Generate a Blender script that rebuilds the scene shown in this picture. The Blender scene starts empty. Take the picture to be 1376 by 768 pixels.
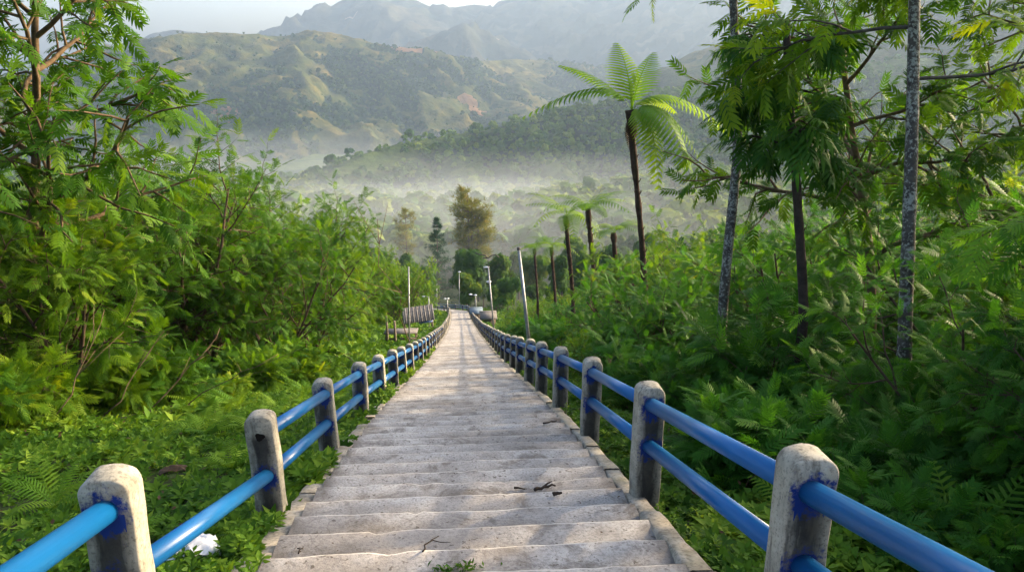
import bpy, math, random
import numpy as np
from mathutils import Vector, Matrix

rng = np.random.default_rng(7)
random.seed(7)
PI = math.pi
SC = bpy.context.scene
COL = SC.collection

# ---------------------------------------------------------------- camera
FPX, CX, CY = 1000.0, 688.0, 384.0          # the lens, in pixels of a 1376 wide frame
PITCH, YAW = math.radians(15.5), math.radians(4.0)
EYE = np.array([0.0, 0.0, 1.52])
fwd = np.array([math.sin(YAW) * math.cos(PITCH), math.cos(YAW) * math.cos(PITCH), -math.sin(PITCH)])
rgt = np.array([math.cos(YAW), -math.sin(YAW), 0.0])
upv = np.cross(rgt, fwd)


def at(px, py, d):
    """World point seen in direction (px, py) at depth d metres."""
    return EYE + d * (fwd + rgt * (px - CX) / FPX - upv * (py - CY) / FPX)


def atr(px, py, r):
    """As at(), at horizontal distance r."""
    v = fwd + rgt * (px - CX) / FPX - upv * (py - CY) / FPX
    return EYE + v * (r / math.hypot(v[0], v[1]))


def proj(p):
    v = np.asarray(p) - EYE
    d = v @ fwd
    return CX + FPX * (v @ rgt) / d, CY - FPX * (v @ upv) / d, d


cam_data = bpy.data.cameras.new("camera")
cam = bpy.data.objects.new("camera", cam_data)
COL.objects.link(cam)
cam_data.sensor_width = 36
cam_data.lens = 36 * FPX / 1376
cam_data.clip_start, cam_data.clip_end = 0.05, 20000
m = Matrix((tuple(rgt), tuple(upv), tuple(-fwd))).transposed().to_4x4()
m.translation = Vector(EYE)
cam.matrix_world = m
SC.camera = cam

# ---------------------------------------------------------------- noise


def _hash(ix, iy, seed):
    h = (ix.astype(np.int64) * 374761393 + iy.astype(np.int64) * 668265263 + seed * 1442695041) & 0xFFFFFFFF
    h = ((h ^ (h >> 13)) * 1274126177) & 0xFFFFFFFF
    return ((h ^ (h >> 16)) & 0xFFFF) / 65535.0


def vnoise(x, y, seed=0):
    x, y = np.asarray(x, float), np.asarray(y, float)
    ix, iy = np.floor(x), np.floor(y)
    fx, fy = x - ix, y - iy
    ux, uy = fx * fx * fx * (fx * (fx * 6 - 15) + 10), fy * fy * fy * (fy * (fy * 6 - 15) + 10)
    a, b = _hash(ix, iy, seed), _hash(ix + 1, iy, seed)
    c, d = _hash(ix, iy + 1, seed), _hash(ix + 1, iy + 1, seed)
    return (a + (b - a) * ux) * (1 - uy) + (c + (d - c) * ux) * uy


def fbm(x, y, octv=5, seed=0, ridged=False, gain=0.5):
    s, amp, tot = 0.0, 1.0, 0.0
    c, sn = math.cos(0.6), math.sin(0.6)
    for i in range(octv):
        n = vnoise(x, y, seed + i * 17)
        if ridged:
            n = 1 - np.abs(2 * n - 1)
        s = s + amp * n
        tot += amp
        amp *= gain
        x, y = (c * x - sn * y) * 2.03 + 5.1, (sn * x + c * y) * 2.03 + 1.7
    return s / tot


def nrm(v):
    v = np.asarray(v, float)
    return v / (np.linalg.norm(v, axis=-1, keepdims=True) + 1e-12)


# ---------------------------------------------------------------- meshes
class Geo:
    def __init__(self):
        self.V, self.Q, self.T, self.A, self.n = [], [], [], [], 0

    def add(self, V, Q=None, T=None, tint=0.5):
        V = np.asarray(V, float).reshape(-1, 3)
        if Q is not None and len(Q):
            self.Q.append(np.asarray(Q, np.int64).reshape(-1, 4) + self.n)
        if T is not None and len(T):
            self.T.append(np.asarray(T, np.int64).reshape(-1, 3) + self.n)
        self.V.append(V)
        self.A.append(np.broadcast_to(np.asarray(tint, float), (len(V),)))
        self.n += len(V)
        return self

    def arrays(self):
        V = np.concatenate(self.V)
        Q = np.concatenate(self.Q) if self.Q else np.zeros((0, 4), np.int64)
        T = np.concatenate(self.T) if self.T else np.zeros((0, 3), np.int64)
        return V, Q, T, np.concatenate(self.A)

    def tube(self, pts, rad, sides=6, tint=0.5, cap=True):
        pts = np.asarray(pts, float)
        n = len(pts)
        rad = np.broadcast_to(np.asarray(rad, float), (n,))
        d = nrm(np.gradient(pts, axis=0))
        ref = np.array([0, 0, 1.0]) if abs(d[0][2]) < 0.9 else np.array([1.0, 0, 0])
        u = nrm(np.cross(d, np.broadcast_to(ref, d.shape)))
        w = np.cross(d, u)
        a = np.linspace(0, 2 * PI, sides, endpoint=False)
        ring = pts[:, None] + rad[:, None, None] * (u[:, None] * np.cos(a)[None, :, None] + w[:, None] * np.sin(a)[None, :, None])
        i, j = np.meshgrid(np.arange(n - 1), np.arange(sides), indexing="ij")
        k = (j + 1) % sides
        Q = np.stack([i * sides + j, i * sides + k, (i + 1) * sides + k, (i + 1) * sides + j], -1).reshape(-1, 4)
        V, T = ring.reshape(-1, 3), []
        if cap:
            V = np.concatenate([V, pts[:1], pts[-1:]])
            b = n * sides
            T = [(b, (q + 1) % sides, q) for q in range(sides)] + [(b + 1, (n - 1) * sides + q, (n - 1) * sides + (q + 1) % sides) for q in range(sides)]
        return self.add(V, Q, T, tint)

    def box(self, c, s, R=None, tint=0.5):
        c, s = np.asarray(c, float), np.asarray(s, float) / 2
        V = np.array([(x, y, z) for x in (-1, 1) for y in (-1, 1) for z in (-1, 1)]) * s
        if R is not None:
            V = V @ np.asarray(R).T
        Q = [(0, 1, 3, 2), (4, 6, 7, 5), (0, 4, 5, 1), (2, 3, 7, 6), (0, 2, 6, 4), (1, 5, 7, 3)]
        return self.add(V + c, Q, tint=tint)

    def place(self, tmpl, P, X, N, s, tint):
        """Many copies of a template (V, Q): P origin, X axis, N normal hint, s scale, tint per copy."""
        V, Q = tmpl
        P, X = np.asarray(P, float), nrm(X)
        Z = np.asarray(N, float)
        Z = nrm(Z - (Z * X).sum(-1, keepdims=True) * X)
        Y = np.cross(Z, X)
        s = np.asarray(s, float).reshape(-1, 1, 1)
        out = P[:, None] + s * (V[None, :, 0:1] * X[:, None] + V[None, :, 1:2] * Y[:, None] + V[None, :, 2:3] * Z[:, None])
        m_, k = len(P), len(V)
        F = (Q[None] + (np.arange(m_) * k)[:, None, None]).reshape(-1, 4)
        return self.add(out.reshape(-1, 3), F, tint=np.repeat(tint, k))

    def mesh(self, name, mat, smooth=False):
        V, Q, T, A = self.arrays()
        me = bpy.data.meshes.new(name)
        me.vertices.add(len(V))
        me.vertices.foreach_set("co", V.astype(np.float32).ravel())
        loops = np.concatenate([Q.ravel(), T.ravel()]).astype(np.int32)
        starts = np.concatenate([np.arange(len(Q)) * 4, len(Q) * 4 + np.arange(len(T)) * 3]).astype(np.int32)
        me.loops.add(len(loops))
        me.loops.foreach_set("vertex_index", loops)
        me.polygons.add(len(starts))
        me.polygons.foreach_set("loop_start", starts)
        if smooth:
            me.polygons.foreach_set("use_smooth", np.ones(len(starts), bool))
        me.update(calc_edges=True)
        at_ = me.attributes.new("tint", "FLOAT", "POINT")
        at_.data.foreach_set("value", A.astype(np.float32))
        if mat is not None:
            me.materials.append(mat)
        return me

    def build(self, name, mat, parent=None, loc=None, smooth=False, **tags):
        return link(name, self.mesh(name, mat, smooth), parent, loc, **tags)


def tag(o, label=None, cat=None, group=None, kind=None):
    if label:
        o["label"] = label
    if cat:
        o["category"] = cat
    if group:
        o["group"] = group
    if kind:
        o["kind"] = kind
    return o


def link(name, data, parent=None, loc=None, **tags):
    o = bpy.data.objects.new(name, data)
    COL.objects.link(o)
    if parent is not None:
        o.parent = parent
    if loc is not None:
        o.location = tuple(loc)
    return tag(o, **tags)


def grid_faces(nu, nv):
    i, j = np.meshgrid(np.arange(nu - 1), np.arange(nv - 1), indexing="ij")
    return np.stack([i * nv + j, (i + 1) * nv + j, (i + 1) * nv + j + 1, i * nv + j + 1], -1).reshape(-1, 4)


# ---------------------------------------------------------------- materials
class NT:
    def __init__(self, name):
        self.m = bpy.data.materials.new(name)
        self.m.use_nodes = True
        self.t = self.m.node_tree
        self.t.nodes.clear()
        self.out = self.n("ShaderNodeOutputMaterial")

    def n(self, kind, **kw):
        nd = self.t.nodes.new(kind)
        for k, v in kw.items():
            if hasattr(nd, k) and k not in nd.inputs:
                setattr(nd, k, v)
            else:
                nd.inputs[k.replace("_", " ")].default_value = v
        return nd

    def l(self, a, b):
        self.t.links.new(a, b)

    def noise(self, vec, scale, detail=4, rough=0.55, dist=0.0):
        nd = self.n("ShaderNodeTexNoise")
        nd.inputs["Scale"].default_value = scale
        nd.inputs["Detail"].default_value = detail
        nd.inputs["Roughness"].default_value = rough
        nd.inputs["Distortion"].default_value = dist
        if vec is not None:
            self.l(vec, nd.inputs["Vector"])
        return nd.outputs["Fac"]

    def ramp(self, fac, stops, interp="LINEAR"):
        nd = self.n("ShaderNodeValToRGB")
        cr = nd.color_ramp
        cr.interpolation = interp
        while len(cr.elements) < len(stops):
            cr.elements.new(0.5)
        for e, (p, c) in zip(cr.elements, stops):
            e.position = p
            e.color = (*c, 1) if not isinstance(c, (int, float)) else (c, c, c, 1)
        self.l(fac, nd.inputs["Fac"])
        return nd.outputs["Color"]

    def mix(self, fac, a, b, mode="MIX"):
        nd = self.n("ShaderNodeMix", data_type="RGBA", blend_type=mode)
        for s, v in ((nd.inputs[0], fac), (nd.inputs[6], a), (nd.inputs[7], b)):
            if isinstance(v, (int, float)):
                s.default_value = v
            elif isinstance(v, tuple):
                s.default_value = (*v, 1)
            else:
                self.l(v, s)
        return nd.outputs[2]

    def math(self, op, a, b=0.0, c=None, clamp=False):
        nd = self.n("ShaderNodeMath", operation=op, use_clamp=clamp)
        for s, v in zip(nd.inputs, (a, b, c)):
            if v is None:
                continue
            if isinstance(v, (int, float)):
                s.default_value = v
            else:
                self.l(v, s)
        return nd.outputs[0]

    def bump(self, h, strength=0.3, dist=0.02):
        nd = self.n("ShaderNodeBump")
        nd.inputs["Strength"].default_value = strength
        nd.inputs["Distance"].default_value = dist
        self.l(h, nd.inputs["Height"])
        return nd.outputs["Normal"]

    def surf(self, color, rough=0.7, spec=0.3, normal=None, metal=0.0, coat=0.0):
        p = self.n("ShaderNodeBsdfPrincipled")
        if isinstance(color, tuple):
            p.inputs["Base Color"].default_value = (*color, 1)
        else:
            self.l(color, p.inputs["Base Color"])
        if isinstance(rough, (int, float)):
            p.inputs["Roughness"].default_value = rough
        else:
            self.l(rough, p.inputs["Roughness"])
        p.inputs["Specular IOR Level"].default_value = spec
        p.inputs["Metallic"].default_value = metal
        p.inputs["Coat Weight"].default_value = coat
        if normal is not None:
            self.l(normal, p.inputs["Normal"])
        self.l(p.outputs[0], self.out.inputs["Surface"])
        return p

    def coords(self, kind="Object"):
        return self.n("ShaderNodeTexCoord").outputs[kind]

    def attr(self, name):
        return self.n("ShaderNodeAttribute", attribute_name=name).outputs["Fac"]


def leaf_mat(name, dark, mid, light, trans=0.35, spread=0.25, rough=0.6, glow=1.0):
    t = NT(name)
    tint = t.attr("tint")
    rnd = t.n("ShaderNodeObjectInfo").outputs["Random"]
    f = t.math("ADD", tint, t.math("MULTIPLY_ADD", rnd, spread, -spread / 2), clamp=True)
    col = t.ramp(f, [(0.0, dark), (0.5, mid), (1.0, light)])
    p = t.surf(col, rough, 0.12)
    tr = t.n("ShaderNodeBsdfTranslucent")
    tc = t.mix(1.0, col, (1.5 * glow, 1.35 * glow, 0.5 * glow), "MULTIPLY")
    t.l(tc, tr.inputs["Color"])
    mx = t.n("ShaderNodeMixShader")
    mx.inputs[0].default_value = trans
    t.l(p.outputs[0], mx.inputs[1])
    t.l(tr.outputs[0], mx.inputs[2])
    t.l(mx.outputs[0], t.out.inputs["Surface"])
    return t.m


def simple_mat(name, a, b, scale=8, rough=0.8, spec=0.25, bump=0.2, bdist=0.01, metal=0.0, stretch=None, detail=5):
    t = NT(name)
    v = t.coords()
    if stretch:
        mp = t.n("ShaderNodeMapping")
        mp.inputs["Scale"].default_value = stretch
        t.l(v, mp.inputs["Vector"])
        v = mp.outputs[0]
    f = t.noise(v, scale, detail, 0.6)
    col = t.ramp(f, [(0.3, a), (0.7, b)])
    t.surf(col, rough, spec, t.bump(f, bump, bdist) if bump else None, metal)
    return t.m


MAT = {}
MAT["leaf_green"] = leaf_mat("feathery leaf green", (0.016, 0.062, 0.006), (0.052, 0.14, 0.007), (0.15, 0.25, 0.010), 0.42)
MAT["leaf_fresh"] = leaf_mat("feathery leaf fresh green", (0.014, 0.066, 0.009), (0.042, 0.15, 0.013), (0.12, 0.27, 0.018), 0.42)
MAT["leaf_dark"] = leaf_mat("feathery leaf dark", (0.010, 0.045, 0.009), (0.027, 0.098, 0.010), (0.07, 0.165, 0.012), 0.35)
MAT["leaf_olive"] = leaf_mat("feathery leaf yellow green", (0.03, 0.085, 0.006), (0.09, 0.19, 0.008), (0.24, 0.30, 0.012), 0.46)
MAT["weed"] = leaf_mat("weed leaf", (0.022, 0.075, 0.006), (0.085, 0.185, 0.012), (0.22, 0.33, 0.03), 0.38, 0.1)
MAT["fern"] = leaf_mat("fern frond", (0.03, 0.09, 0.008), (0.085, 0.20, 0.012), (0.20, 0.31, 0.025), 0.48)
MAT["dead_frond"] = leaf_mat("dead brown frond", (0.03, 0.018, 0.01), (0.07, 0.04, 0.02), (0.14, 0.085, 0.04), 0.2)
MAT["far_leaf"] = leaf_mat("valley tree leaf", (0.02, 0.07, 0.012), (0.055, 0.125, 0.014), (0.16, 0.21, 0.018), 0.3, 0.5, 0.8)
MAT["spur_leaf"] = leaf_mat("spur tree leaf", (0.02, 0.07, 0.012), (0.07, 0.14, 0.018), (0.17, 0.23, 0.03), 0.25, 0.2, 0.9)
MAT["wood_leaf"] = leaf_mat("hillside tree leaf", (0.010, 0.035, 0.012), (0.03, 0.065, 0.018), (0.085, 0.115, 0.025), 0.15, 0.2, 0.9)
MAT["pine"] = leaf_mat("pine needle", (0.04, 0.075, 0.016), (0.13, 0.145, 0.022), (0.27, 0.22, 0.03), 0.3, 0.2, 0.7)
MAT["fir"] = leaf_mat("fir needle", (0.008, 0.04, 0.018), (0.016, 0.065, 0.025), (0.04, 0.10, 0.03), 0.2, 0.2, 0.7)


def bark(name, a, b, lichen=0.0):
    t = NT(name)
    v = t.coords()
    f = t.noise(v, 9, 6, 0.65)
    col = t.ramp(f, [(0.3, a), (0.7, b)])
    if lichen:
        g = t.noise(v, 26, 5, 0.65, 0.3)
        h = t.noise(v, 3.5, 4, 0.6)
        k = t.math("ADD", g, t.math("MULTIPLY_ADD", h, 0.5, -0.25))
        k = t.ramp(k, [(0.50, 0.0), (0.60, 0.7)])
        k = t.math("MULTIPLY", k, t.math("GREATER_THAN", t.attr("tint"), 0.9))
        col = t.mix(k, col, (0.33, 0.34, 0.29))
    t.surf(col, 0.9, 0.15, t.bump(f, 0.6, 0.02))
    return t.m


MAT["bark"] = bark("brown bark", (0.035, 0.022, 0.014), (0.12, 0.085, 0.055))
MAT["bark_tan"] = bark("tan bark", (0.055, 0.037, 0.021), (0.17, 0.118, 0.066))
MAT["bark_lichen"] = bark("lichen bark", (0.028, 0.024, 0.02), (0.10, 0.09, 0.075), 0.9)
MAT["bark_dark"] = bark("dark bark", (0.016, 0.012, 0.010), (0.055, 0.04, 0.03))
MAT["bark_fern"] = bark("fern trunk", (0.018, 0.012, 0.009), (0.075, 0.046, 0.03))
MAT["bark_far"] = bark("far trunk", (0.06, 0.045, 0.035), (0.14, 0.11, 0.09))
MAT["dead_wood"] = bark("dead twig", (0.06, 0.04, 0.024), (0.19, 0.13, 0.075))

# concrete of the stairs
t = NT("stair concrete")
v = t.coords()
big = t.noise(v, 0.9, 5, 0.6)
med = t.noise(v, 6.0, 6, 0.65)
fine = t.noise(v, 55.0, 5, 0.7)
base = t.ramp(med, [(0.25, (0.31, 0.288, 0.262)), (0.5, (0.46, 0.436, 0.405)), (0.78, (0.58, 0.555, 0.52))])
base = t.mix(t.ramp(big, [(0.38, 0.0), (0.62, 0.8)]), base, (0.25, 0.22, 0.19))
base = t.mix(t.ramp(fine, [(0.40, 0.55), (0.52, 0.0)]), base, (0.17, 0.155, 0.14))
spk = t.noise(v, 24.0, 3, 0.6)
base = t.mix(t.ramp(spk, [(0.62, 0.0), (0.67, 0.85)]), base, (0.09, 0.075, 0.06))
blot = t.noise(v, 2.6, 8, 0.78, 0.5)
base = t.mix(t.ramp(blot, [(0.52, 0.0), (0.62, 0.8)]), base, (0.15, 0.13, 0.11))
base = t.mix(t.ramp(blot, [(0.30, 0.6), (0.42, 0.0)]), base, (0.60, 0.57, 0.52))
tint = t.attr("tint")                      # 1 on worn nosings with caught light painted in, 0 in the dirty inner corners
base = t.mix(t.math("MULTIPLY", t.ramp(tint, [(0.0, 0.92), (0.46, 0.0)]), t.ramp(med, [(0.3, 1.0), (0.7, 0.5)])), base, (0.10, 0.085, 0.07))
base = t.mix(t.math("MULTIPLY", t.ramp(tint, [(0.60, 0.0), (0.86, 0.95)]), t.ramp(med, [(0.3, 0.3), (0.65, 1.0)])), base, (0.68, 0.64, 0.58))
crk = t.n("ShaderNodeTexVoronoi", feature="DISTANCE_TO_EDGE")
crk.inputs["Scale"].default_value = 1.15
wv = t.n("ShaderNodeVectorMath", operation="ADD")
nc = t.n("ShaderNodeTexNoise")
nc.inputs["Scale"].default_value = 5
t.l(v, nc.inputs["Vector"])
t.l(v, wv.inputs[0])
sc_ = t.n("ShaderNodeVectorMath", operation="SCALE")
sc_.inputs["Scale"].default_value = 0.35
t.l(nc.outputs["Color"], sc_.inputs[0])
t.l(sc_.outputs[0], wv.inputs[1])
t.l(wv.outputs[0], crk.inputs["Vector"])
crack = t.math("MULTIPLY", t.ramp(crk.outputs["Distance"], [(0.0, 0.6), (0.006, 0.0)]), t.ramp(big, [(0.54, 0.0), (0.62, 1.0)]))
base = t.mix(crack, base, (0.08, 0.07, 0.06))
hgt = t.math("MULTIPLY_ADD", fine, 0.35, med)
t.surf(base, 0.92, 0.2, t.bump(hgt, 0.8, 0.014))
MAT["stairs"] = t.m

# kerb concrete
t = NT("kerb concrete")
v = t.coords()
med = t.noise(v, 5.0, 6, 0.65)
fine = t.noise(v, 40.0, 5, 0.7)
col = t.ramp(med, [(0.3, (0.20, 0.17, 0.125)), (0.5, (0.34, 0.30, 0.235)), (0.75, (0.46, 0.42, 0.35))])
col = t.mix(t.ramp(fine, [(0.38, 0.6), (0.5, 0.0)]), col, (0.12, 0.10, 0.075))
mo = t.noise(v, 2.2, 5, 0.7)
col = t.mix(t.ramp(mo, [(0.55, 0.0), (0.72, 0.6)]), col, (0.085, 0.10, 0.04))
t.surf(col, 0.92, 0.2, t.bump(med, 0.5, 0.015))
MAT["kerb"] = t.m


def post_mat(name, paint):
    t = NT(name)
    v = t.coords()
    rnd = t.n("ShaderNodeObjectInfo").outputs["Random"]
    off = t.n("ShaderNodeVectorMath", operation="ADD")
    cmb = t.n("ShaderNodeCombineXYZ")
    t.l(t.math("MULTIPLY", rnd, 37.0), cmb.inputs[0])
    t.l(v, off.inputs[0])
    t.l(cmb.outputs[0], off.inputs[1])
    vo = off.outputs[0]
    med = t.noise(vo, 7, 6, 0.65)
    fine = t.noise(vo, 60, 4, 0.7)
    col = t.ramp(med, [(0.3, (0.19, 0.17, 0.13)), (0.5, (0.33, 0.305, 0.24)), (0.75, (0.46, 0.425, 0.345))])
    col = t.mix(t.ramp(fine, [(0.38, 0.6), (0.48, 0.0)]), col, (0.10, 0.09, 0.07))
    sep = t.n("ShaderNodeSeparateXYZ")
    t.l(v, sep.inputs[0])
    X, Y, Z = sep.outputs
    mp = t.n("ShaderNodeMapping")
    mp.inputs["Scale"].default_value = (1, 1, 0.18)
    t.l(vo, mp.inputs["Vector"])
    strk = t.noise(mp.outputs[0], 16, 5, 0.65)
    # black mould in the middle of the faces the pipes pass through
    nrmz = t.n("ShaderNodeNewGeometry").outputs["Normal"]
    sn = t.n("ShaderNodeSeparateXYZ")
    t.l(nrmz, sn.inputs[0])
    face = t.math("GREATER_THAN", t.math("ABSOLUTE", sn.outputs[1]), 0.75)
    ax = t.math("ABSOLUTE", t.math("MULTIPLY_ADD", t.math("SUBTRACT", strk, 0.5), 0.14, X))
    band = t.ramp(ax, [(0.035, 1.0), (0.085, 0.0)])
    below = t.ramp(Z, [(0.69, 1.0), (0.74, 0.0)])
    mould = t.math("MULTIPLY", t.math("MULTIPLY", band, below), face)
    mould = t.math("MULTIPLY", mould, t.ramp(med, [(0.25, 1.0), (0.75, 0.85)]))
    col = t.mix(mould, col, (0.022, 0.021, 0.018))
    side = t.math("MULTIPLY", t.ramp(strk, [(0.53, 0.0), (0.66, 0.85)]), 0.9)
    col = t.mix(side, col, (0.07, 0.06, 0.045))
    if paint:
        nb = t.math("MULTIPLY", t.math("SUBTRACT", t.noise(vo, 24, 6, 0.72), 0.5), 0.26)
        nb2 = t.math("MULTIPLY", t.math("SUBTRACT", t.noise(mp.outputs[0], 34, 3, 0.6), 0.45), 0.30)

        def splash(zc):
            dz = t.math("SUBTRACT", Z, zc)
            d = t.math("SQRT", t.math("ADD", t.math("MULTIPLY", X, X), t.math("MULTIPLY", dz, dz)))
            d = t.math("ADD", d, nb)
            a = t.ramp(d, [(0.062, 1.0), (0.10, 0.0)])
            drip = t.math("MULTIPLY", t.math("LESS_THAN", t.math("ABSOLUTE", X), 0.062), t.math("MULTIPLY", t.math("LESS_THAN", dz, 0.0), t.math("GREATER_THAN", t.math("ADD", dz, nb2), -0.05)))
            return t.math("MAXIMUM", a, drip)
        k = t.math("MULTIPLY", t.math("MAXIMUM", splash(0.715), splash(0.405)), face) if paint == 1 else t.math("MULTIPLY", splash(0.405), face)
        col = t.mix(k, col, (0.004, 0.024, 0.15))
    t.surf(col, 0.85, 0.25, t.bump(t.math("MULTIPLY_ADD", fine, 0.3, med), 0.4, 0.008))
    return t.m


MAT["post"] = post_mat("post concrete with blue smears", 1)
MAT["post_one"] = post_mat("post concrete with one blue smear", 2)

t = NT("blue paint")
v = t.coords()
f = t.noise(v, 1.3, 3, 0.5)
g = t.noise(v, 30, 4, 0.6)
col = t.ramp(f, [(0.3, (0.002, 0.078, 0.225)), (0.7, (0.003, 0.104, 0.30))])
col = t.mix(t.ramp(g, [(0.72, 0.0), (0.76, 0.6)]), col, (0.05, 0.055, 0.06))
t.surf(col, 0.32, 0.35, None)
MAT["blue"] = t.m

t = NT("dark hole")
t.surf((0.012, 0.010, 0.008), 0.95, 0.1)
MAT["hole"] = t.m

# soil with moss and litter
t = NT("soil and moss")
v = t.coords()
f = t.noise(v, 0.8, 6, 0.65)
g = t.noise(v, 9, 5, 0.65)
col = t.ramp(f, [(0.3, (0.018, 0.03, 0.008)), (0.55, (0.035, 0.06, 0.014)), (0.75, (0.05, 0.045, 0.02))])
col = t.mix(t.ramp(g, [(0.4, 0.6), (0.6, 0.0)]), col, (0.02, 0.018, 0.010))
t.surf(col, 0.95, 0.1, t.bump(g, 0.6, 0.05))
MAT["soil"] = t.m

# grassy hill slopes
def hill_mat(name, grass, scrub, wood, earth, s1, s2):
    """tint up to 0.5 tells how wooded the ground is, above 0.55 bare earth."""
    t = NT(name)
    v = t.coords()
    a = t.noise(v, s1, 6, 0.62, 0.4)
    b = t.noise(v, s2, 6, 0.68)
    tint = t.attr("tint")
    col = t.ramp(a, [(0.36, grass), (0.52, scrub), (0.66, grass)])
    col = t.mix(t.ramp(b, [(0.40, 0.8), (0.56, 0.0)]), col, tuple(0.55 * q for q in scrub))
    wd = t.math("ADD", t.math("MULTIPLY", tint, 2.0), t.math("MULTIPLY_ADD", b, 0.8, -0.4))
    col = t.mix(t.ramp(wd, [(0.35, 0.0), (0.6, 1.0)]), col, wood)
    col = t.mix(t.ramp(tint, [(0.56, 0.0), (0.75, 0.9)]), col, earth)
    t.surf(col, 0.95, 0.05, t.bump(b, 0.8, 10.0))
    return t.m


MAT["hill"] = hill_mat("grassy mountain", (0.125, 0.10, 0.028), (0.048, 0.062, 0.017), (0.010, 0.026, 0.011), (0.20, 0.115, 0.062), 0.006, 0.035)
MAT["hill_far"] = hill_mat("far mountain", (0.065, 0.060, 0.038), (0.034, 0.040, 0.026), (0.012, 0.022, 0.018), (0.24, 0.17, 0.12), 0.003, 0.014)
MAT["hill_green"] = hill_mat("wooded hill", (0.10, 0.125, 0.022), (0.05, 0.085, 0.016), (0.02, 0.045, 0.012), (0.09, 0.09, 0.03), 0.012, 0.06)

MAT["galv"] = simple_mat("galvanised steel", (0.17, 0.18, 0.18), (0.32, 0.33, 0.33), 14, 0.5, 0.5, 0.05, 0.003, 0.6)
MAT["dark_metal"] = simple_mat("dark metal", (0.03, 0.03, 0.03), (0.06, 0.055, 0.05), 14, 0.6, 0.4, 0.05)
MAT["lamp_glass"] = simple_mat("white lamp cover", (0.75, 0.76, 0.76), (0.82, 0.82, 0.82), 6, 0.35, 0.5, 0.0)
MAT["wood"] = simple_mat("grey weathered wood", (0.14, 0.105, 0.075), (0.30, 0.235, 0.175), 6, 0.9, 0.2, 0.4, 0.01, 0, (8, 1, 8))
MAT["roof_grey"] = simple_mat("rusty grey roofing", (0.07, 0.06, 0.052), (0.16, 0.145, 0.13), 4, 0.7, 0.3, 0.3)
MAT["roof_blue"] = simple_mat("pale blue roofing", (0.07, 0.11, 0.14), (0.13, 0.17, 0.20), 4, 0.55, 0.4, 0.2)
MAT["tarp"] = simple_mat("blue tarpaulin", (0.04, 0.09, 0.24), (0.07, 0.14, 0.33), 5, 0.5, 0.4, 0.4)
MAT["plastic"] = simple_mat("white plastic film", (0.66, 0.67, 0.70), (0.80, 0.81, 0.84), 8, 0.4, 0.5, 0.2)
MAT["dry_leaf"] = simple_mat("dry leaf", (0.045, 0.028, 0.018), (0.13, 0.085, 0.05), 20, 0.9, 0.2, 0.2)

# ---------------------------------------------------------------- path profile and terrain
YS = np.linspace(-12, 140, 1521)
_sl = np.interp(YS, [-12, 6, 10, 20, 24, 44, 48, 70, 76, 100, 110, 140], [0.298, 0.298, 0.333, 0.333, 0.315, 0.315, 0.298, 0.298, 0.268, 0.262, 0.25, 0.25])
_z = -np.concatenate([[0], np.cumsum((_sl[1:] + _sl[:-1]) / 2 * np.diff(YS))])
_z -= np.interp(0, YS, _z)


def path_z(y):
    return np.interp(y, YS, _z)


def path_x(y):
    y = np.minimum(np.asarray(y, float), 113)
    return -0.00012 * np.maximum(0, y - 40) ** 2 - 0.040 * np.maximum(0, np.minimum(y, 113) - 97) ** 2


_py = np.array([-40, -12, 0, 20, 48, 76, 104, 130, 190, 260, 340, 450, 600, 900, 1500, 6000])
_pz = np.array([path_z(-12) + 2, path_z(-12), 0, path_z(20), path_z(48), path_z(76), path_z(104), -40, -54, -62, -68, -78, -98, -125, -135, -138])


def ground_z(x, y):
    x, y = np.asarray(x, float), np.asarray(y, float)
    base = np.where(y < 104, path_z(np.clip(y, -12, 104)), np.interp(y, _py, _pz))
    base = np.where(y < -12, np.interp(y, _py, _pz), base)
    dx = x - path_x(y)
    left = -0.22 - 0.10 * np.clip((-dx - 1.2) / 2, 0, 1) + 0.30 * np.clip((-dx - 4) / 8, 0, 1)
    right = -0.12 - 0.20 * np.clip((dx - 1.3) / 2, 0, 1) - 0.3 * np.clip((dx - 4) / 8, 0, 1)
    off = np.where(dx < 0, left, right)
    far = np.clip((np.abs(dx) - 2.2) / 6, 0, 1)
    big = np.clip((np.abs(dx) - 20) / 100, 0, 1)
    n = (fbm(x * 0.35, y * 0.35, 4, 3) - 0.5) * (0.10 + 0.7 * far) + (fbm(x * 0.02, y * 0.02, 4, 9) - 0.5) * 14 * big
    side = np.clip((dx - 30) / 200, 0, 1.6) * 16 + np.clip((-dx - 40) / 200, 0, 1.6) * 6
    nearpath = np.where(np.abs(dx) < 1.12, -0.35, 0.0)
    return base + off + n + side + nearpath


# one ground sheet, finer near the stairs
ux = np.concatenate([-np.geomspace(1500, 12, 40), np.linspace(-11.5, 11.5, 93), np.geomspace(12, 1500, 40)])
uy = np.concatenate([np.linspace(-30, -2, 10), np.linspace(-1.5, 30, 106), np.geomspace(31, 1800, 120)])
GX, GY = np.meshgrid(ux, uy, indexing="ij")
GXs = GX + path_x(GY) * np.clip(1 - np.abs(GX) / 60, 0, 1)
Geo().add(np.stack([GXs, GY, ground_z(GXs, GY)], -1).reshape(-1, 3), grid_faces(len(ux), len(uy))[:, ::-1]).build(
    "ground", MAT["soil"], smooth=True, kind="structure", label="mossy soil slope falling away on both sides of the stairs", cat="ground")

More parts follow.
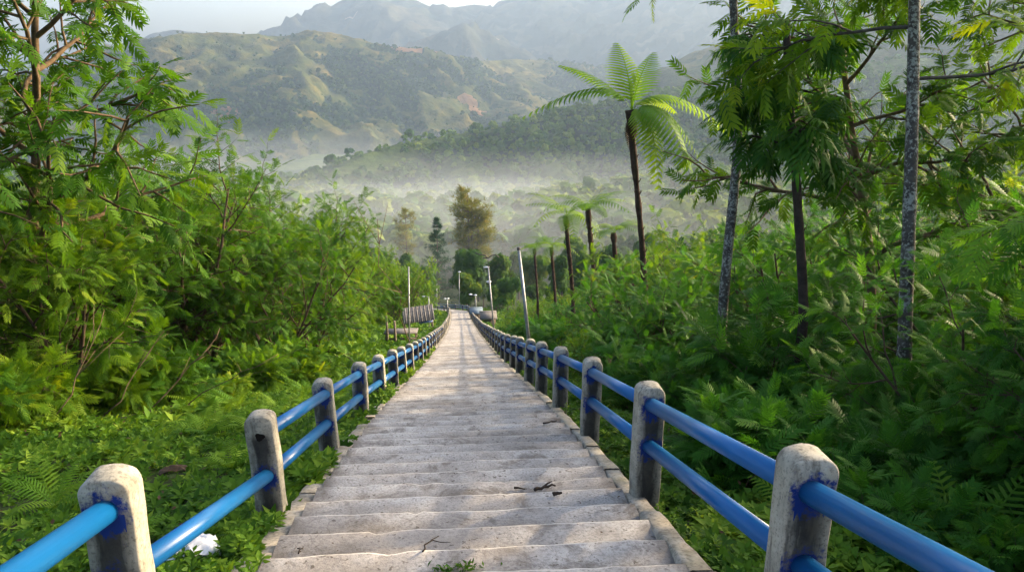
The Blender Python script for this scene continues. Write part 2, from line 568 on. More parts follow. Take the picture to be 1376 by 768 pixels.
# ---------------------------------------------------------------- stairs
XL, XR = -1.10, 1.115
TREAD = 0.36
g = Geo()
nx = 44
xs = np.linspace(XL, XR, nx)
prof, tintv = [], []
ny0, ny1 = -8, 316
for k in range(ny0, ny1):
    y0, y1 = k * TREAD, (k + 1) * TREAD
    zt, zn = path_z(y0), path_z(y1)
    jit = 0.016 * (vnoise(xs * 2.2 + k * 3.7, xs * 0 + k * 1.3, 5) - 0.5) + 0.014 * (vnoise(xs * 11 + k * 9.1, xs * 0 + k, 6) - 0.5)
    jit = jit - 0.035 * np.clip(vnoise(xs * 9.5 + k * 4.1, xs * 0 + k * 2.3, 15) - 0.78, 0, 1) / 0.22
    jz = 0.004 * (vnoise(xs * 1.7 + k * 5.3, xs * 0 + k * 2.9, 8) - 0.5)
    skew = 0.02 * (random.random() - 0.5) * xs
    px_ = path_x(y0)
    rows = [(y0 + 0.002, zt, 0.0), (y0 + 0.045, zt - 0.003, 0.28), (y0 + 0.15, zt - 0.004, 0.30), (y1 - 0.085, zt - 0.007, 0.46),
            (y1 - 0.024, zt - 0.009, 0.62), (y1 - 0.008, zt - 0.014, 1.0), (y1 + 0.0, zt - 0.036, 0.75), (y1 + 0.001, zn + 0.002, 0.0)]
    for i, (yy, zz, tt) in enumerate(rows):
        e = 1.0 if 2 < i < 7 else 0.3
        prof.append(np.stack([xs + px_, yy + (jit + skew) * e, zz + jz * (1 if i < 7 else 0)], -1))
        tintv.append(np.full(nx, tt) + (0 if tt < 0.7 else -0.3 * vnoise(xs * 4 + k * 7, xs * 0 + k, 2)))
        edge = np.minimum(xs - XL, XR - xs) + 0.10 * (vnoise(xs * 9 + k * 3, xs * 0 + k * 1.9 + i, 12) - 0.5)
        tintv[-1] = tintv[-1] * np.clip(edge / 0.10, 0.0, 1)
P = np.array(prof)
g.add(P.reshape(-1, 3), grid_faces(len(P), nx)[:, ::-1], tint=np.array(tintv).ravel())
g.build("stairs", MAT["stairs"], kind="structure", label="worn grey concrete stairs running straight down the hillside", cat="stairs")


def kerb(side):
    g = Geo()
    y = -3.0
    while y < 112:
        ln = random.uniform(0.85, 1.5) if y < 40 else 3.0
        y2 = y + ln
        x0 = (XR + 0.004, XR + 0.145) if side > 0 else (XL - 0.165, XL - 0.004)
        jx, jz = random.uniform(-0.012, 0.012), random.uniform(-0.02, 0.015)
        n = max(2, int(ln / 0.12)) if y < 40 else 4
        yy = np.linspace(y + 0.006, y2 - 0.006, n)
        top = path_z(yy) + (0.075 if side > 0 else 0.045) + jz
        rough = 0.012 * (vnoise(yy * 9, yy * 0, 4) - 0.5)
        pxx = path_x(yy) + jx * (side)
        a, b = x0
        if side > 0:
            ra, rb = rough, 0.025 * (vnoise(yy * 5, yy * 0 + 3, 4) - 0.5)
        else:
            ra, rb = 0.05 * (vnoise(yy * 5, yy * 0 + 3, 4) - 0.5), rough
        r = [np.stack([pxx + a + ra, yy, top - 0.45], -1), np.stack([pxx + a + ra, yy, top - 0.018], -1), np.stack([pxx + a + ra + 0.018, yy, top + rough * 0.5], -1),
             np.stack([pxx + b + rb - 0.018, yy, top + rough * 0.5 - 0.004], -1), np.stack([pxx + b + rb, yy, top - 0.022], -1), np.stack([pxx + b + rb, yy, top - 0.45], -1)]
        V = np.array(r)
        Q = list(grid_faces(6, n))
        e = n - 1
        Q += [(0, n, 5 * n - n, 5 * n), (n, 2 * n, 3 * n, 4 * n)]
        Q += [(5 * n + e, 4 * n + e, n + e, e), (4 * n + e, 3 * n + e, 2 * n + e, n + e)]
        g.add(V.reshape(-1, 3), Q)
        y = y2
    return g


kerb(1).build("kerb", MAT["kerb"], kind="structure", label="chipped concrete kerb along the right edge of the stairs", cat="kerb")
kerb(-1).build("kerb", MAT["kerb"], kind="structure", label="broken concrete kerb along the left edge of the stairs, half under weeds", cat="kerb")

# ---------------------------------------------------------------- railings
PW, PD, PH, ARCH = 0.19, 0.135, 0.86, 0.070


def post_mesh(name, mat, seed=0):
    """A slab with a round top; the two broad faces look up and down the stairs."""
    na = 15
    z1 = PH - ARCH
    pw_ = lambda q: math.copysign(abs(q) ** 0.74, q)
    prof = [(-PW / 2, -0.5)] + [(-PW / 2 * 0.97, z) for z in np.linspace(0, z1, 9)]
    prof += [(PW / 2 * 0.97 * pw_(math.cos(a)), z1 + ARCH * abs(math.sin(a)) ** 0.95) for a in np.linspace(PI, 0, na)[1:-1]]
    prof += [(PW / 2 * 0.97, z) for z in np.linspace(z1, 0, 9)] + [(PW / 2, -0.5)]
    prof = np.array(prof)
    b = 0.007
    n = len(prof)
    cen = np.array([0, 0.35])
    ins = prof.copy()
    ins[:, 0] = prof[:, 0] * (1 - 2 * b / PW)
    ins[:, 1] = np.where(prof[:, 1] > z1, z1 + (prof[:, 1] - z1) * (1 - b / ARCH), prof[:, 1])
    rings = [(ins, -PD / 2), (prof, -PD / 2 + b), (prof, PD / 2 - b), (ins, PD / 2)]
    V = np.concatenate([np.stack([p[:, 0], np.full(n, y), p[:, 1]], -1) for p, y in rings])
    V[:, 0] += 0.010 * (vnoise(V[:, 2] * 9, V[:, 1] * 9 + 4, 3 + seed) - 0.5) + 0.008 * (vnoise(V[:, 2] * 31, V[:, 1] * 40, 4 + seed) - 0.5)
    V[:, 1] += 0.010 * (vnoise(V[:, 2] * 8, V[:, 0] * 9 + 7, 5 + seed) - 0.5) + 0.008 * (vnoise(V[:, 2] * 35, V[:, 0] * 40, 6 + seed) - 0.5)
    Q, T = [], []
    for r in range(3):
        for i in range(n - 1):
            Q.append((r * n + i, r * n + i + 1, (r + 1) * n + i + 1, (r + 1) * n + i))
    for i in range((n - 1) // 2):          # broad faces, as strips between mirrored points
        j = n - 1 - i
        if j - 1 > i + 1:
            Q.append((i, j, j - 1, i + 1))
            Q.append((3 * n + i, 3 * n + i + 1, 3 * n + j - 1, 3 * n + j))
        elif j - 1 == i + 1:
            T.append((i, j, i + 1))
            T.append((3 * n + i, 3 * n + i + 1, 3 * n + j))
    g = Geo().add(V, Q, T)
    return g.mesh(name, mat)


PM = [post_mesh("post", MAT["post"], 20 * q) for q in range(5)]
PM1 = post_mesh("post", MAT["post_one"])
POST_Y0, POST_DY, NPOST = 0.21, 2.2, 51
railings = {}
for side in (1, -1):
    cat = "railing"
    lab = "blue pipe railing on concrete posts along the right edge of the stairs" if side > 0 else "blue pipe railing on concrete posts along the left edge, one upper pipe missing"
    px0 = 1.265 if side > 0 else -1.335
    root = link("railing", None, loc=(px0, 0, 0), label=lab, cat=cat, group="railings flanking the stairs")
    pos = []
    for k in range(NPOST):
        y = POST_Y0 + POST_DY * k + random.uniform(-0.03, 0.03)
        if side > 0:
            x = px0 + path_x(y)
            z = path_z(y) + 0.045
        else:
            y = {1: 2.6, 2: 4.66}.get(k, y - 0.01)
            x = px0 + path_x(y)
            z = path_z(y) - {1: -0.02, 2: 0.09}.get(k, 0.105)
        pos.append(np.array([x, y, z]))
    for k, p in enumerate(pos):
        odd = side < 0 and k == 2
        o = link("post", PM1 if odd else PM[(k * 3 + side) % 5], root, p - np.array([px0, 0, 0]))
        o.rotation_euler = (math.radians(random.uniform(-1.2, 1.2)), math.radians(random.uniform(-1.3, 1.3) + (-1.0 if side > 0 else 1.0) * -1), math.radians(random.uniform(-4, 4)))
        if odd:
            o["label"] = "post whose upper pipe hole stands empty"
            hg = Geo()
            a = np.linspace(0, 2 * PI, 14, endpoint=False)
            rr = 0.031 + 0.006 * np.sin(a * 3 + 1)
            ring = np.stack([rr * np.cos(a), np.full(14, -PD / 2 - 0.0035), 0.715 + rr * 0.9 * np.sin(a)], -1)
            rin = np.stack([rr * 0.8 * np.cos(a), np.full(14, -PD / 2 + 0.05), 0.715 + rr * 0.8 * np.sin(a)], -1)
            hg.add(np.concatenate([ring, [[0, -PD / 2 - 0.003, 0.715]]]), T=[(14, i, (i + 1) % 14) for i in range(14)])
            hg.build("hole", MAT["hole"], o)
    for h, nm in ((0.715, "upper_pipe"), (0.405, "lower_pipe")):
        for k in range(NPOST - 1):
            if side < 0 and h > 0.5 and k == 1:
                continue
            a, b = pos[k] + [0, 0, h], pos[k + 1] + [0, 0, h]
            gg = Geo().tube(np.linspace(a - pos[k], b - pos[k], 2), 0.047 if k < 12 else 0.045, 20 if k < 12 else 8)
            gg.build(nm, MAT["blue"], root, pos[k] - np.array([px0, 0, 0]), smooth=True)
    railings[side] = pos

# ---------------------------------------------------------------- leaf templates
def strip(out, pts, widths, across):
    """Flat tapering strip through pts; across = unit sideways vector(s)."""
    V, Q = out
    b = len(V)
    for p, w in zip(pts, widths):
        V.append(np.asarray(p) + across * w)
        V.append(np.asarray(p) - across * w)
    for i in range(len(pts) - 1):
        Q.append((b + 2 * i, b + 2 * i + 1, b + 2 * i + 3, b + 2 * i + 2))


def fin(out):
    return np.array(out[0], float), np.array(out[1], np.int64)


def feather(n=9, pl=0.36, w=0.034, droop=0.30, fold=0.30, segs=2, a0=66, a1=34, seed=1):
    r = np.random.default_rng(seed)
    o = ([], [])
    strip(o, [(0, 0, 0), (0.5, 0, -droop * 0.25 * 0.6), (1, 0, -droop * 0.6)], [0.010, 0.008, 0.004], np.array([0, 1, 0]))
    for i in range(n):
        t_ = 0.16 + 0.82 * i / (n - 1)
        base = np.array([t_, 0, -droop * t_ * t_ * 0.6])
        ln = pl * (0.55 + 0.45 * math.sin(PI * (0.12 + 0.72 * t_))) * r.uniform(0.85, 1.1)
        for s in (1, -1):
            a = math.radians(a0 + (a1 - a0) * t_ + r.uniform(-5, 5))
            d = np.array([math.cos(a), s * math.sin(a), 0.0])
            ac = np.array([-math.sin(a) * s, math.cos(a), 0.0]) * s
            f = fold * r.uniform(0.7, 1.4)
            mid = base + d * ln * 0.5 + np.array([0, 0, -f * ln * 0.18])
            tip = base + d * ln + np.array([0.02, 0, -f * ln * 0.75])
            if segs == 2:
                strip(o, [base, mid, tip], [w * 0.5, w, w * 0.2], ac)
            else:
                strip(o, [base + d * ln * 0.1, tip], [w * 0.85, w * 0.55], ac)
    strip(o, [(1, 0, -droop * 0.6), (1 + pl * 0.5, 0, -droop * 0.6 - 0.1)], [w * 0.8, w * 0.2], np.array([0, 1, 0]))
    return fin(o)


def frond(n=20, pl=0.26, droop=0.5, teeth=5, seed=3, rise=0.0):
    """Fern frond of unit length: arched rachis, toothed pinnae."""
    r = np.random.default_rng(seed)
    o = ([], [])
    R = lambda t_: np.array([t_ * (1 - 0.12 * droop * t_), 0, rise * t_ - droop * t_ * t_])
    ts = np.linspace(0, 1, 9)
    strip(o, [R(q) for q in ts], [0.013 - 0.010 * q for q in ts], np.array([0, 1, 0]))
    for i in range(n):
        t_ = 0.14 + 0.85 * i / (n - 1)
        b = R(t_)
        tg = nrm(R(t_ + 0.01) - R(t_ - 0.01))
        up = np.array([-tg[2], 0, tg[0]])
        ln = pl * min(1, (t_ - 0.05) * 5) * (1 - ((t_ - 0.35) / 0.72) ** 2 * (1 if t_ > 0.35 else 0.3)) * r.uniform(0.93, 1.05) + 0.012
        for s in (1, -1):
            a = math.radians(72 - 22 * t_)
            d = tg * math.cos(a) + np.array([0, s * math.sin(a), 0]) - up * 0.10
            side_ = nrm(np.cross(d, up))
            w = 0.018
            if teeth == 2:
                wb = 0.0165 * r.uniform(0.85, 1.1)
                strip(o, [b, b + d * ln * 0.35 - up * ln * 0.03, b + d * ln * 0.75 - up * ln * 0.16, b + d * ln - up * ln * 0.34], [wb * 0.75, wb, wb * 0.7, wb * 0.1], side_)
            elif teeth <= 1:
                strip(o, [b, b + d * ln * 0.6 - up * ln * 0.06, b + d * ln - up * ln * 0.25], [w * 0.7, w * 0.8, w * 0.12], side_)
            else:
                strip(o, [b, b + d * ln * 0.5 - up * ln * 0.05, b + d * ln - up * ln * 0.25], [0.005, 0.004, 0.002], side_)
                for q in range(teeth):
                    u = (q + 0.6) / teeth
                    pb = b + d * ln * u - up * ln * 0.25 * u * u
                    tl = 0.030 * (1 - 0.65 * u)
                    for s2 in (1, -1):
                        td = nrm(side_ * s2 + d * 0.45)
                        strip(o, [pb, pb + td * tl], [ln * 0.40 / teeth, ln * 0.16 / teeth], nrm(d))
    return fin(o)


def oval(w=0.24, fold=0.08, droop=0.15):
    V = [(0, 0, 0), (0.45, -w, fold), (1, 0, -droop), (0.5, 0, 0), (0.45, w, fold)]
    return np.array(V, float), np.array([(0, 1, 2, 3), (0, 3, 2, 4)])


def rosette(n, w, seed, lean=0.5, lmin=0.35, lmax=0.7, stemh=0.0, drp=0.2):
    r = np.random.default_rng(seed)
    g = Geo()
    az = np.arange(n) * 2.4 + r.uniform(-0.4, 0.4, n)
    el = np.linspace(0.15, 1.15, n) * lean + r.uniform(-0.2, 0.2, n)
    X = np.stack([np.cos(az) * np.cos(el), np.sin(az) * np.cos(el), np.sin(el)], -1)
    P = np.stack([np.cos(az) * 0.05, np.sin(az) * 0.05, stemh * np.linspace(0.1, 1, n)], -1)
    N = np.stack([-np.cos(az) * np.sin(el), -np.sin(az) * np.sin(el), np.cos(el)], -1) + r.normal(0, 0.25, (n, 3))
    g.place(oval(w, 0.06, drp), P, X, N, r.uniform(lmin, lmax, n), np.full(n, 0.5))
    V, Q, _, _ = g.arrays()
    return V, Q


FEATHER = [feather(9, seed=1), feather(10, 0.33, 0.030, 0.42, 0.45, seed=2), feather(8, 0.40, 0.040, 0.18, 0.25, seed=4)]
BROAD = [feather(7, 0.46, 0.060, 0.40, 0.55, seed=11), feather(6, 0.50, 0.066, 0.30, 0.45, seed=12)]
FEATHER_LO = [feather(7, 0.38, 0.05, 0.3, 0.3, 1, seed=5), feather(6, 0.42, 0.06, 0.4, 0.4, 1, seed=6)]
LOBED = [feather(6, 0.62, 0.058, 0.35, 0.75, 2, 70, 25, seed=7), feather(5, 0.70, 0.066, 0.5, 0.9, 2, 75, 25, seed=8)]


# ---------------------------------------------------------------- trees
def rot_about(v, axis, a):
    axis = nrm(axis)
    return v * math.cos(a) + np.cross(axis, v) * math.sin(a) + axis * (axis @ v) * (1 - math.cos(a))


class Tree:
    """Grows a branching skeleton; wood goes to one mesh, leaves to another."""

    def __init__(self, seed):
        self.r = np.random.default_rng(seed)
        self.wood, self.lp, self.ld, self.lt = Geo(), [], [], []

    def branch(self, p, d, ln, rad, lev, S):
        r = self.r
        n = S["segs"][lev]
        pts, dirs = [np.asarray(p, float)], [nrm(d)]
        d = nrm(d)
        for i in range(n):
            d = nrm(d + r.normal(0, S["wander"][lev], 3) + np.array([0, 0, S["up"][lev]]))
            pts.append(pts[-1] + d * ln / n)
            dirs.append(d)
        end = 0.45 if lev == 0 else 0.3
        self.wood.tube(pts, np.linspace(rad, rad * end, n + 1), S["sides"][lev], cap=False)
        last = lev == len(S["segs"]) - 1
        if last or lev in S.get("leafy", ()):
            m = S["leaves"] if last else S.get("leaves2", 4)
            t0 = 0.15 if last else 0.55
            for i, t_ in enumerate(np.linspace(t0, 1, m)):
                f = t_ * n
                k = min(int(f), n - 1)
                q = pts[k] + (pts[k + 1] - pts[k]) * (f - k)
                dd = dirs[k + 1]
                az = i * 2.4 + r.uniform(-0.5, 0.5)
                a = nrm(np.cross(dd, [0.3, 0.2, 1.0]))
                b = np.cross(dd, a)
                rad_ = a * math.cos(az) + b * math.sin(az)
                self.lp.append(q)
                self.ld.append(nrm(dd * (0.45 + 0.6 * t_) + rad_ * 0.8 + np.array([0, 0, S["lift"] - 0.25 * r.random()])))
                self.lt.append(t_)
        if not last:
            c = S["kids"][lev]
            a0 = r.uniform(0, 6.28)
            for i in range(c):
                t_ = S["from"][lev] + (1 - S["from"][lev]) * (i + r.uniform(0.2, 0.9)) / c
                f = t_ * n
                k = min(int(f), n - 1)
                q = pts[k] + (pts[k + 1] - pts[k]) * (f - k)
                dd = dirs[k + 1]
                ang = math.radians(S["angle"][lev] + r.uniform(-14, 14))
                ax = nrm(np.cross(dd, [0.13, 0.21, 1.0]))
                nd = rot_about(rot_about(dd, ax, ang), dd, a0 + i * 2.4 + r.uniform(-0.4, 0.4))
                self.branch(q, nd, ln * S["ratio"][lev] * r.uniform(0.75, 1.15) * (1.15 - 0.45 * t_), rad * 0.62 * (1.1 - 0.5 * t_), lev + 1, S)

    def leaf_mesh(self, name, mat, tmpls, size, up_mix=1.0, ztop=None):
        r = self.r
        P, D = np.array(self.lp), np.array(self.ld)
        n = len(P)
        D = nrm(D + r.normal(0, 0.18, (n, 3)))
        N = nrm(np.array([0, 0, up_mix]) + r.normal(0, 0.30, (n, 3)))
        s = size * r.uniform(0.7, 1.15, n)
        tint = np.clip(r.normal(0.42, 0.17, n) + 0.10 * (np.array(self.lt) - 0.5) + 0.22 * (vnoise(P[:, 0] * 1.1, P[:, 1] * 1.1 + P[:, 2], 3) - 0.5), 0, 1)
        g = Geo()
        w = r.integers(0, len(tmpls), n)
        for i, tm in enumerate(tmpls):
            k = w == i
            if k.any():
                g.place(tm, P[k], D[k], N[k], s[k], tint[k])
        return g.mesh(name, mat)

    def wood_mesh(self, name, mat):
        return self.wood.mesh(name, mat, True)


def shrub_variant(seed, h, stems, leafsize, leaves=5, kids=(6, 4), tm=FEATHER, mat="leaf_green", wood="bark", flare=0.55):
    T = Tree(seed)
    r = T.r
    S = dict(segs=(7, 5, 3), wander=(0.11, 0.16, 0.2), up=(0.05, 0.02, -0.06), sides=(6, 5, 3), kids=kids, angle=(52, 45), ratio=(0.52, 0.5), leaves=leaves, lift=-0.05, leafy=(1,), leaves2=5)
    S["from"] = (0.22, 0.25)
    for i in range(stems):
        az = i * 2.4 + r.uniform(-0.5, 0.5)
        f = flare * r.uniform(0.5, 1.2)
        d = np.array([math.cos(az) * f, math.sin(az) * f, 1.0])
        T.branch(np.array([math.cos(az) * 0.1 * h / 4, math.sin(az) * 0.1 * h / 4, -0.35]), d, h * r.uniform(0.72, 0.95), 0.0105 * h, 0, S)
    return T.wood_mesh("trunk", MAT[wood]), T.leaf_mesh("crown", MAT[mat], tm, leafsize)


def tree_variant(seed, h, leafsize, clear=0.45, kids=(9, 5), leaves=5, tm=FEATHER, mat="leaf_green", wood="bark_tan", ratio=0.42, angle=62, lean=(0, 0), wander=0.05, rad=None, up1=0.02):
    T = Tree(seed)
    S = dict(segs=(10, 6, 4), wander=(wander, 0.14, 0.18), up=(0.03, up1, -0.05), sides=(9, 6, 4), kids=kids, angle=(angle, 45), ratio=(ratio, 0.5), leaves=leaves, lift=-0.08, leafy=(1,), leaves2=5)
    S["from"] = (clear, 0.3)
    T.branch(np.array([0, 0, -0.4]), np.array([lean[0], lean[1], 1.0]), h, rad or 0.014 * h, 0, S)
    return T.wood_mesh("trunk", MAT[wood]), T.leaf_mesh("crown", MAT[mat], tm, leafsize)


def plant(name, variant, loc, rz, s, label, cat, group=None, sz=1.0, tilt=(0, 0)):
    e = link(name, None, loc=loc, label=label, cat=cat, group=group)
    e.rotation_euler = (tilt[0], tilt[1], rz)
    e.scale = (s, s, s * sz)
    link("trunk", variant[0], e)
    link("crown", variant[1], e)
    return e


SH = [shrub_variant(11, 4.6, 6, 0.38, 6, (7, 5)), shrub_variant(12, 4.4, 6, 0.36, 6, (7, 5), mat="leaf_olive"), shrub_variant(13, 4.8, 6, 0.40, 6, (7, 5)), shrub_variant(14, 4.2, 7, 0.34, 6, (7, 5), mat="leaf_olive"),
      shrub_variant(15, 4.6, 6, 0.38, 6, (7, 5), mat="leaf_dark")]
SHF = [shrub_variant(111, 4.6, 6, 0.27, 6, (7, 6), FEATHER_LO), shrub_variant(112, 4.4, 6, 0.26, 6, (7, 6), FEATHER_LO, mat="leaf_olive"), shrub_variant(113, 4.8, 6, 0.28, 6, (7, 6), FEATHER_LO),
       shrub_variant(114, 4.3, 7, 0.26, 6, (6, 6), FEATHER_LO, mat="leaf_olive"), shrub_variant(115, 4.6, 6, 0.28, 6, (7, 6), FEATHER_LO, mat="leaf_dark")]
LOW = [shrub_variant(21, 1.7, 6, 0.34, 4, (4, 3)), shrub_variant(22, 1.5, 6, 0.36, 4, (4, 3), mat="leaf_olive"), shrub_variant(23, 1.6, 5, 0.32, 4, (4, 3))]
TALL = [tree_variant(31, 7.0, 0.33, 0.42, (13, 8), 8, BROAD), tree_variant(32, 7.4, 0.34, 0.4, (14, 8), 8, BROAD), tree_variant(33, 7.2, 0.33, 0.45, (12, 8), 8, BROAD, mat="leaf_olive")]


def in_leaf(variant, mat):
    """The same shrub in another green."""
    me = variant[1].copy()
    me.materials[0] = MAT[mat]
    return variant[0], me


SHR = [in_leaf(SH[0], "leaf_fresh"), SH[1], in_leaf(SH[2], "leaf_fresh"), in_leaf(SH[3], "leaf_fresh"), SH[4]]
SHRF = [in_leaf(SHF[0], "leaf_fresh"), SHF[1], in_leaf(SHF[2], "leaf_fresh"), SHF[3], SHF[4]]
LOWR = [in_leaf(q, "leaf_fresh") for q in LOW]


def gz(x, y):
    return float(ground_z(x, y))


def scatter(n, box, mind, seed, ok=lambda x, y: True, tries=40):
    r = np.random.default_rng(seed)
    pts = []
    for _ in range(n * tries):
        x, y = r.uniform(box[0], box[1]), r.uniform(box[2], box[3])
        if not ok(x, y):
            continue
        if all((x - a) ** 2 + (y - b) ** 2 > mind * mind for a, b in pts):
            pts.append((x, y))
            if len(pts) >= n:
                break
    return pts, r


def to_height(variant, x, y, sky, lo, hi, r, drop, rot=0):
    """Width and height factors that bring a shrub's top near the height its kind reaches there."""
    px, _, d = proj((x, y, gz(x, y)))
    top = at(px, np.interp(px, sky[0], sky[1]) + drop * r.random() ** 1.3, d)[2] - gz(x, y)
    top = min(max(top, lo), hi)
    zs = np.empty(len(variant[1].vertices) * 3, np.float32)
    variant[1].vertices.foreach_get("co", zs)
    h = float(np.percentile(zs[2::3], 99.7))
    k = top / h
    w_ = min(max(k, 0.55), 1.3)
    return w_, k / w_


SKY_L = ([-200, 0, 100, 190, 230, 300, 360, 420, 470, 500, 540, 570, 600], [190, 200, 215, 150, 140, 190, 232, 238, 225, 285, 330, 365, 395])
SKY_R = ([620, 680, 720, 800, 850, 900, 960, 1000, 1040, 1100, 1200, 1300, 1376, 1700], [402, 398, 396, 380, 362, 290, 262, 262, 236, 228, 240, 235, 205, 150])
# left thicket
def left_front(y):
    return np.interp(y, [8, 12, 15, 18, 24, 34, 37, 62, 66, 110], [-7.8, -7.2, -5.6, -4.8, -4.7, -5.0, -8.0, -8.0, -4.9, -4.9])


pts, r = scatter(95, (-26, -3, 9, 100), 1.75, 41, lambda x, y: x - float(path_x(y)) < left_front(y) and x > -8 - y * 0.62)
for i, (x, y) in enumerate(pts):
    v_ = (SH if y < 17 else SHF)[int(r.choice([0, 1, 2, 3, 4], p=[0.2, 0.3, 0.2, 0.28, 0.02]))]
    s_, sz_ = to_height(v_, x, y, SKY_L, 2.6, 7.6, r, 75)
    plant("feathery_shrub", v_, (x, y, gz(x, y)), r.uniform(0, 6.28), s_, "feathery leaved green shrub in the thicket left of the stairs", "shrub", "shrubs of the left thicket", sz_)
# right thicket
def right_front(y):
    return np.interp(y, [4, 8, 14, 20, 60, 76, 86, 110], [4.3, 3.5, 3.1, 3.2, 3.8, 6.0, 6.0, 3.6])


pts, r = scatter(125, (2.5, 30, 5.5, 100), 1.7, 43, lambda x, y: x - float(path_x(y)) > right_front(y) and x < 6 + y * 0.8)
for i, (x, y) in enumerate(pts):
    near = x - float(path_x(y)) - right_front(y)
    if near < 1.4 and y < 40:
        v_, s_, sz_, nm = LOWR[int(r.integers(0, 3))], r.uniform(1.1, 1.5), 1.0, "low"
    else:
        v_ = (SHR if y < 17 else SHRF)[int(r.choice([0, 1, 2, 3, 4], p=[0.26, 0.27, 0.22, 0.22, 0.03]))]
        s_, sz_ = to_height(v_, x, y, SKY_R if y > 8.8 else (SKY_R[0], [q + 170 for q in SKY_R[1]]), 1.7 if y < 8.8 else 2.3, 6.5, r, 60)
        nm = "tall"
    plant("feathery_shrub", v_, (x, y, gz(x, y)), r.uniform(0, 6.28), s_, "knee high feathery shrub behind the right railing" if nm == "low" else "feathery leaved shrub added along the right edge of view to shade the stairs", "shrub", "low shrubs behind the right railing" if nm == "low" else "shrubs of the right thicket", sz_)

# tall thin trees, right side
def trunk_tree(name, pixels, d, rad0, mat, label, crown=None):
    """A tall trunk whose centreline runs through the given points; crown = dict of branch data."""
    pts = np.array([at(px, py, dd) for px, py, dd in pixels])
    b = pts[0]
    gz0 = gz(b[0], b[1])
    base = np.array([b[0], b[1], gz0])
    root = link(name, None, loc=base, label=label, cat="tree")
    P = np.concatenate([[base - [0, 0, 0.4]], pts[pts[:, 2] > gz0 + 0.3]]) - base
    # resample
    s = np.concatenate([[0], np.cumsum(np.linalg.norm(np.diff(P, axis=0), axis=1))])
    q = np.linspace(0, s[-1], 40)
    P = np.stack([np.interp(q, s, P[:, i]) for i in range(3)], -1)
    P[1:-1] = (P[:-2] + P[1:-1] * 2 + P[2:]) / 4
    P[:, 0] += 0.02 * (vnoise(q * 1.3, q * 0, 5) - 0.5)
    T = Tree(crown["seed"])
    T.wood.tube(P, np.linspace(rad0, rad0 * 0.62, len(P)) * (1 + 0.12 * (vnoise(q * 6, q * 0, 3) - 0.5)), 12, tint=1.0, cap=False)
    S = dict(segs=(6, 4), wander=(0.13, 0.18), up=(crown.get("up", 0.0), -0.06), sides=(6, 4), kids=(crown.get("kids", 5),), angle=(45,), ratio=(0.5,), leaves=crown.get("leaves", 6), lift=crown.get("lift", -0.1), leafy=(0,), leaves2=5)
    S["from"] = (0.3,)
    for i in range(crown["n"]):
        t_ = crown["from"] + (crown.get("to", 1.0) - crown["from"]) * (i + 0.5) / crown["n"]
        p = P[min(int(t_ * 39), 39)]
        az = i * 2.4 + crown.get("az", 0)
        el = crown.get("el", 0.25)
        d_ = np.array([math.cos(az) * math.cos(el), math.sin(az) * math.cos(el), math.sin(el)])
        T.branch(p, d_, crown["len"] * T.r.uniform(0.75, 1.2), rad0 * 0.30, 0, S)
    link("trunk", T.wood_mesh("trunk", MAT[mat]), root)
    link("crown", T.leaf_mesh("crown", MAT[crown.get("mat", "leaf_green")], crown.get("tm", FEATHER), crown.get("size", 0.36)), root)
    return root


trunk_tree("tall_tree", [(974, 380, 11), (981, 310, 11), (990, 220, 11), (991, 120, 11), (985, 0, 11), (983, -160, 11)], 11, 0.085, "bark_lichen",
           "tall slender tree with lichen speckled trunk rising beside the tall tree fern", dict(seed=51, n=7, **{"from": 0.80}, len=1.8, kids=7, leaves=7, size=0.36))
trunk_tree("tall_tree", [(1213, 520, 8.2), (1216, 420, 8.2), (1222, 300, 8.2), (1226, 150, 8.2), (1228, 0, 8.2), (1230, -240, 8.2)], 8.2, 0.082, "bark_lichen",
           "tall tree with the stoutest trunk, blotched white with lichen, in the right thicket", dict(seed=52, n=6, **{"from": 0.60}, len=2.2, kids=8, leaves=7, size=0.34, el=0.05, mat="leaf_olive", tm=BROAD))
trunk_tree("dark_crowned_tree", [(1080, 420, 10), (1076, 330, 10), (1068, 220, 10), (1060, 130, 10), (1056, 30, 10)], 10, 0.075, "bark_dark",
           "slim dark trunked tree whose dense drooping dark crown hangs between two lichen trunks", dict(seed=53, n=10, **{"from": 0.68}, len=0.66, kids=4, leaves=4, size=0.36, mat="leaf_dark", tm=LOBED, el=0.1, lift=-0.55))
for (px, py, d, k, s, rz, lab) in [(1195, 330, 12.5, 0, 0.95, 0.3, "feathery tree with spreading boughs standing behind the dark crowned tree"),
                                  (1400, 430, 11.5, 2, 0.95, 2.2, "feathery tree reaching over the right thicket at its outer edge")]:
    p = at(px, py, d)
    plant("feathery_tree", TALL[k], (p[0], p[1], gz(p[0], p[1])), rz, s, lab, "tree", "tall feathery trees")
for (px, py, d, k, s, rz, lab) in [(10, 330, 12.5, 1, 1.05, 0.8, "tall feathery tree with tan trunks over the left thicket, cut by the picture's edge"),
                                  (-110, 330, 12.0, 0, 1.0, 2.9, "feathery tree half hidden behind the tallest left tree")]:
    p = at(px, py, d)
    plant("feathery_tree", TALL[k], (p[0], p[1], gz(p[0], p[1])), rz, s, lab, "tree", "tall feathery trees")

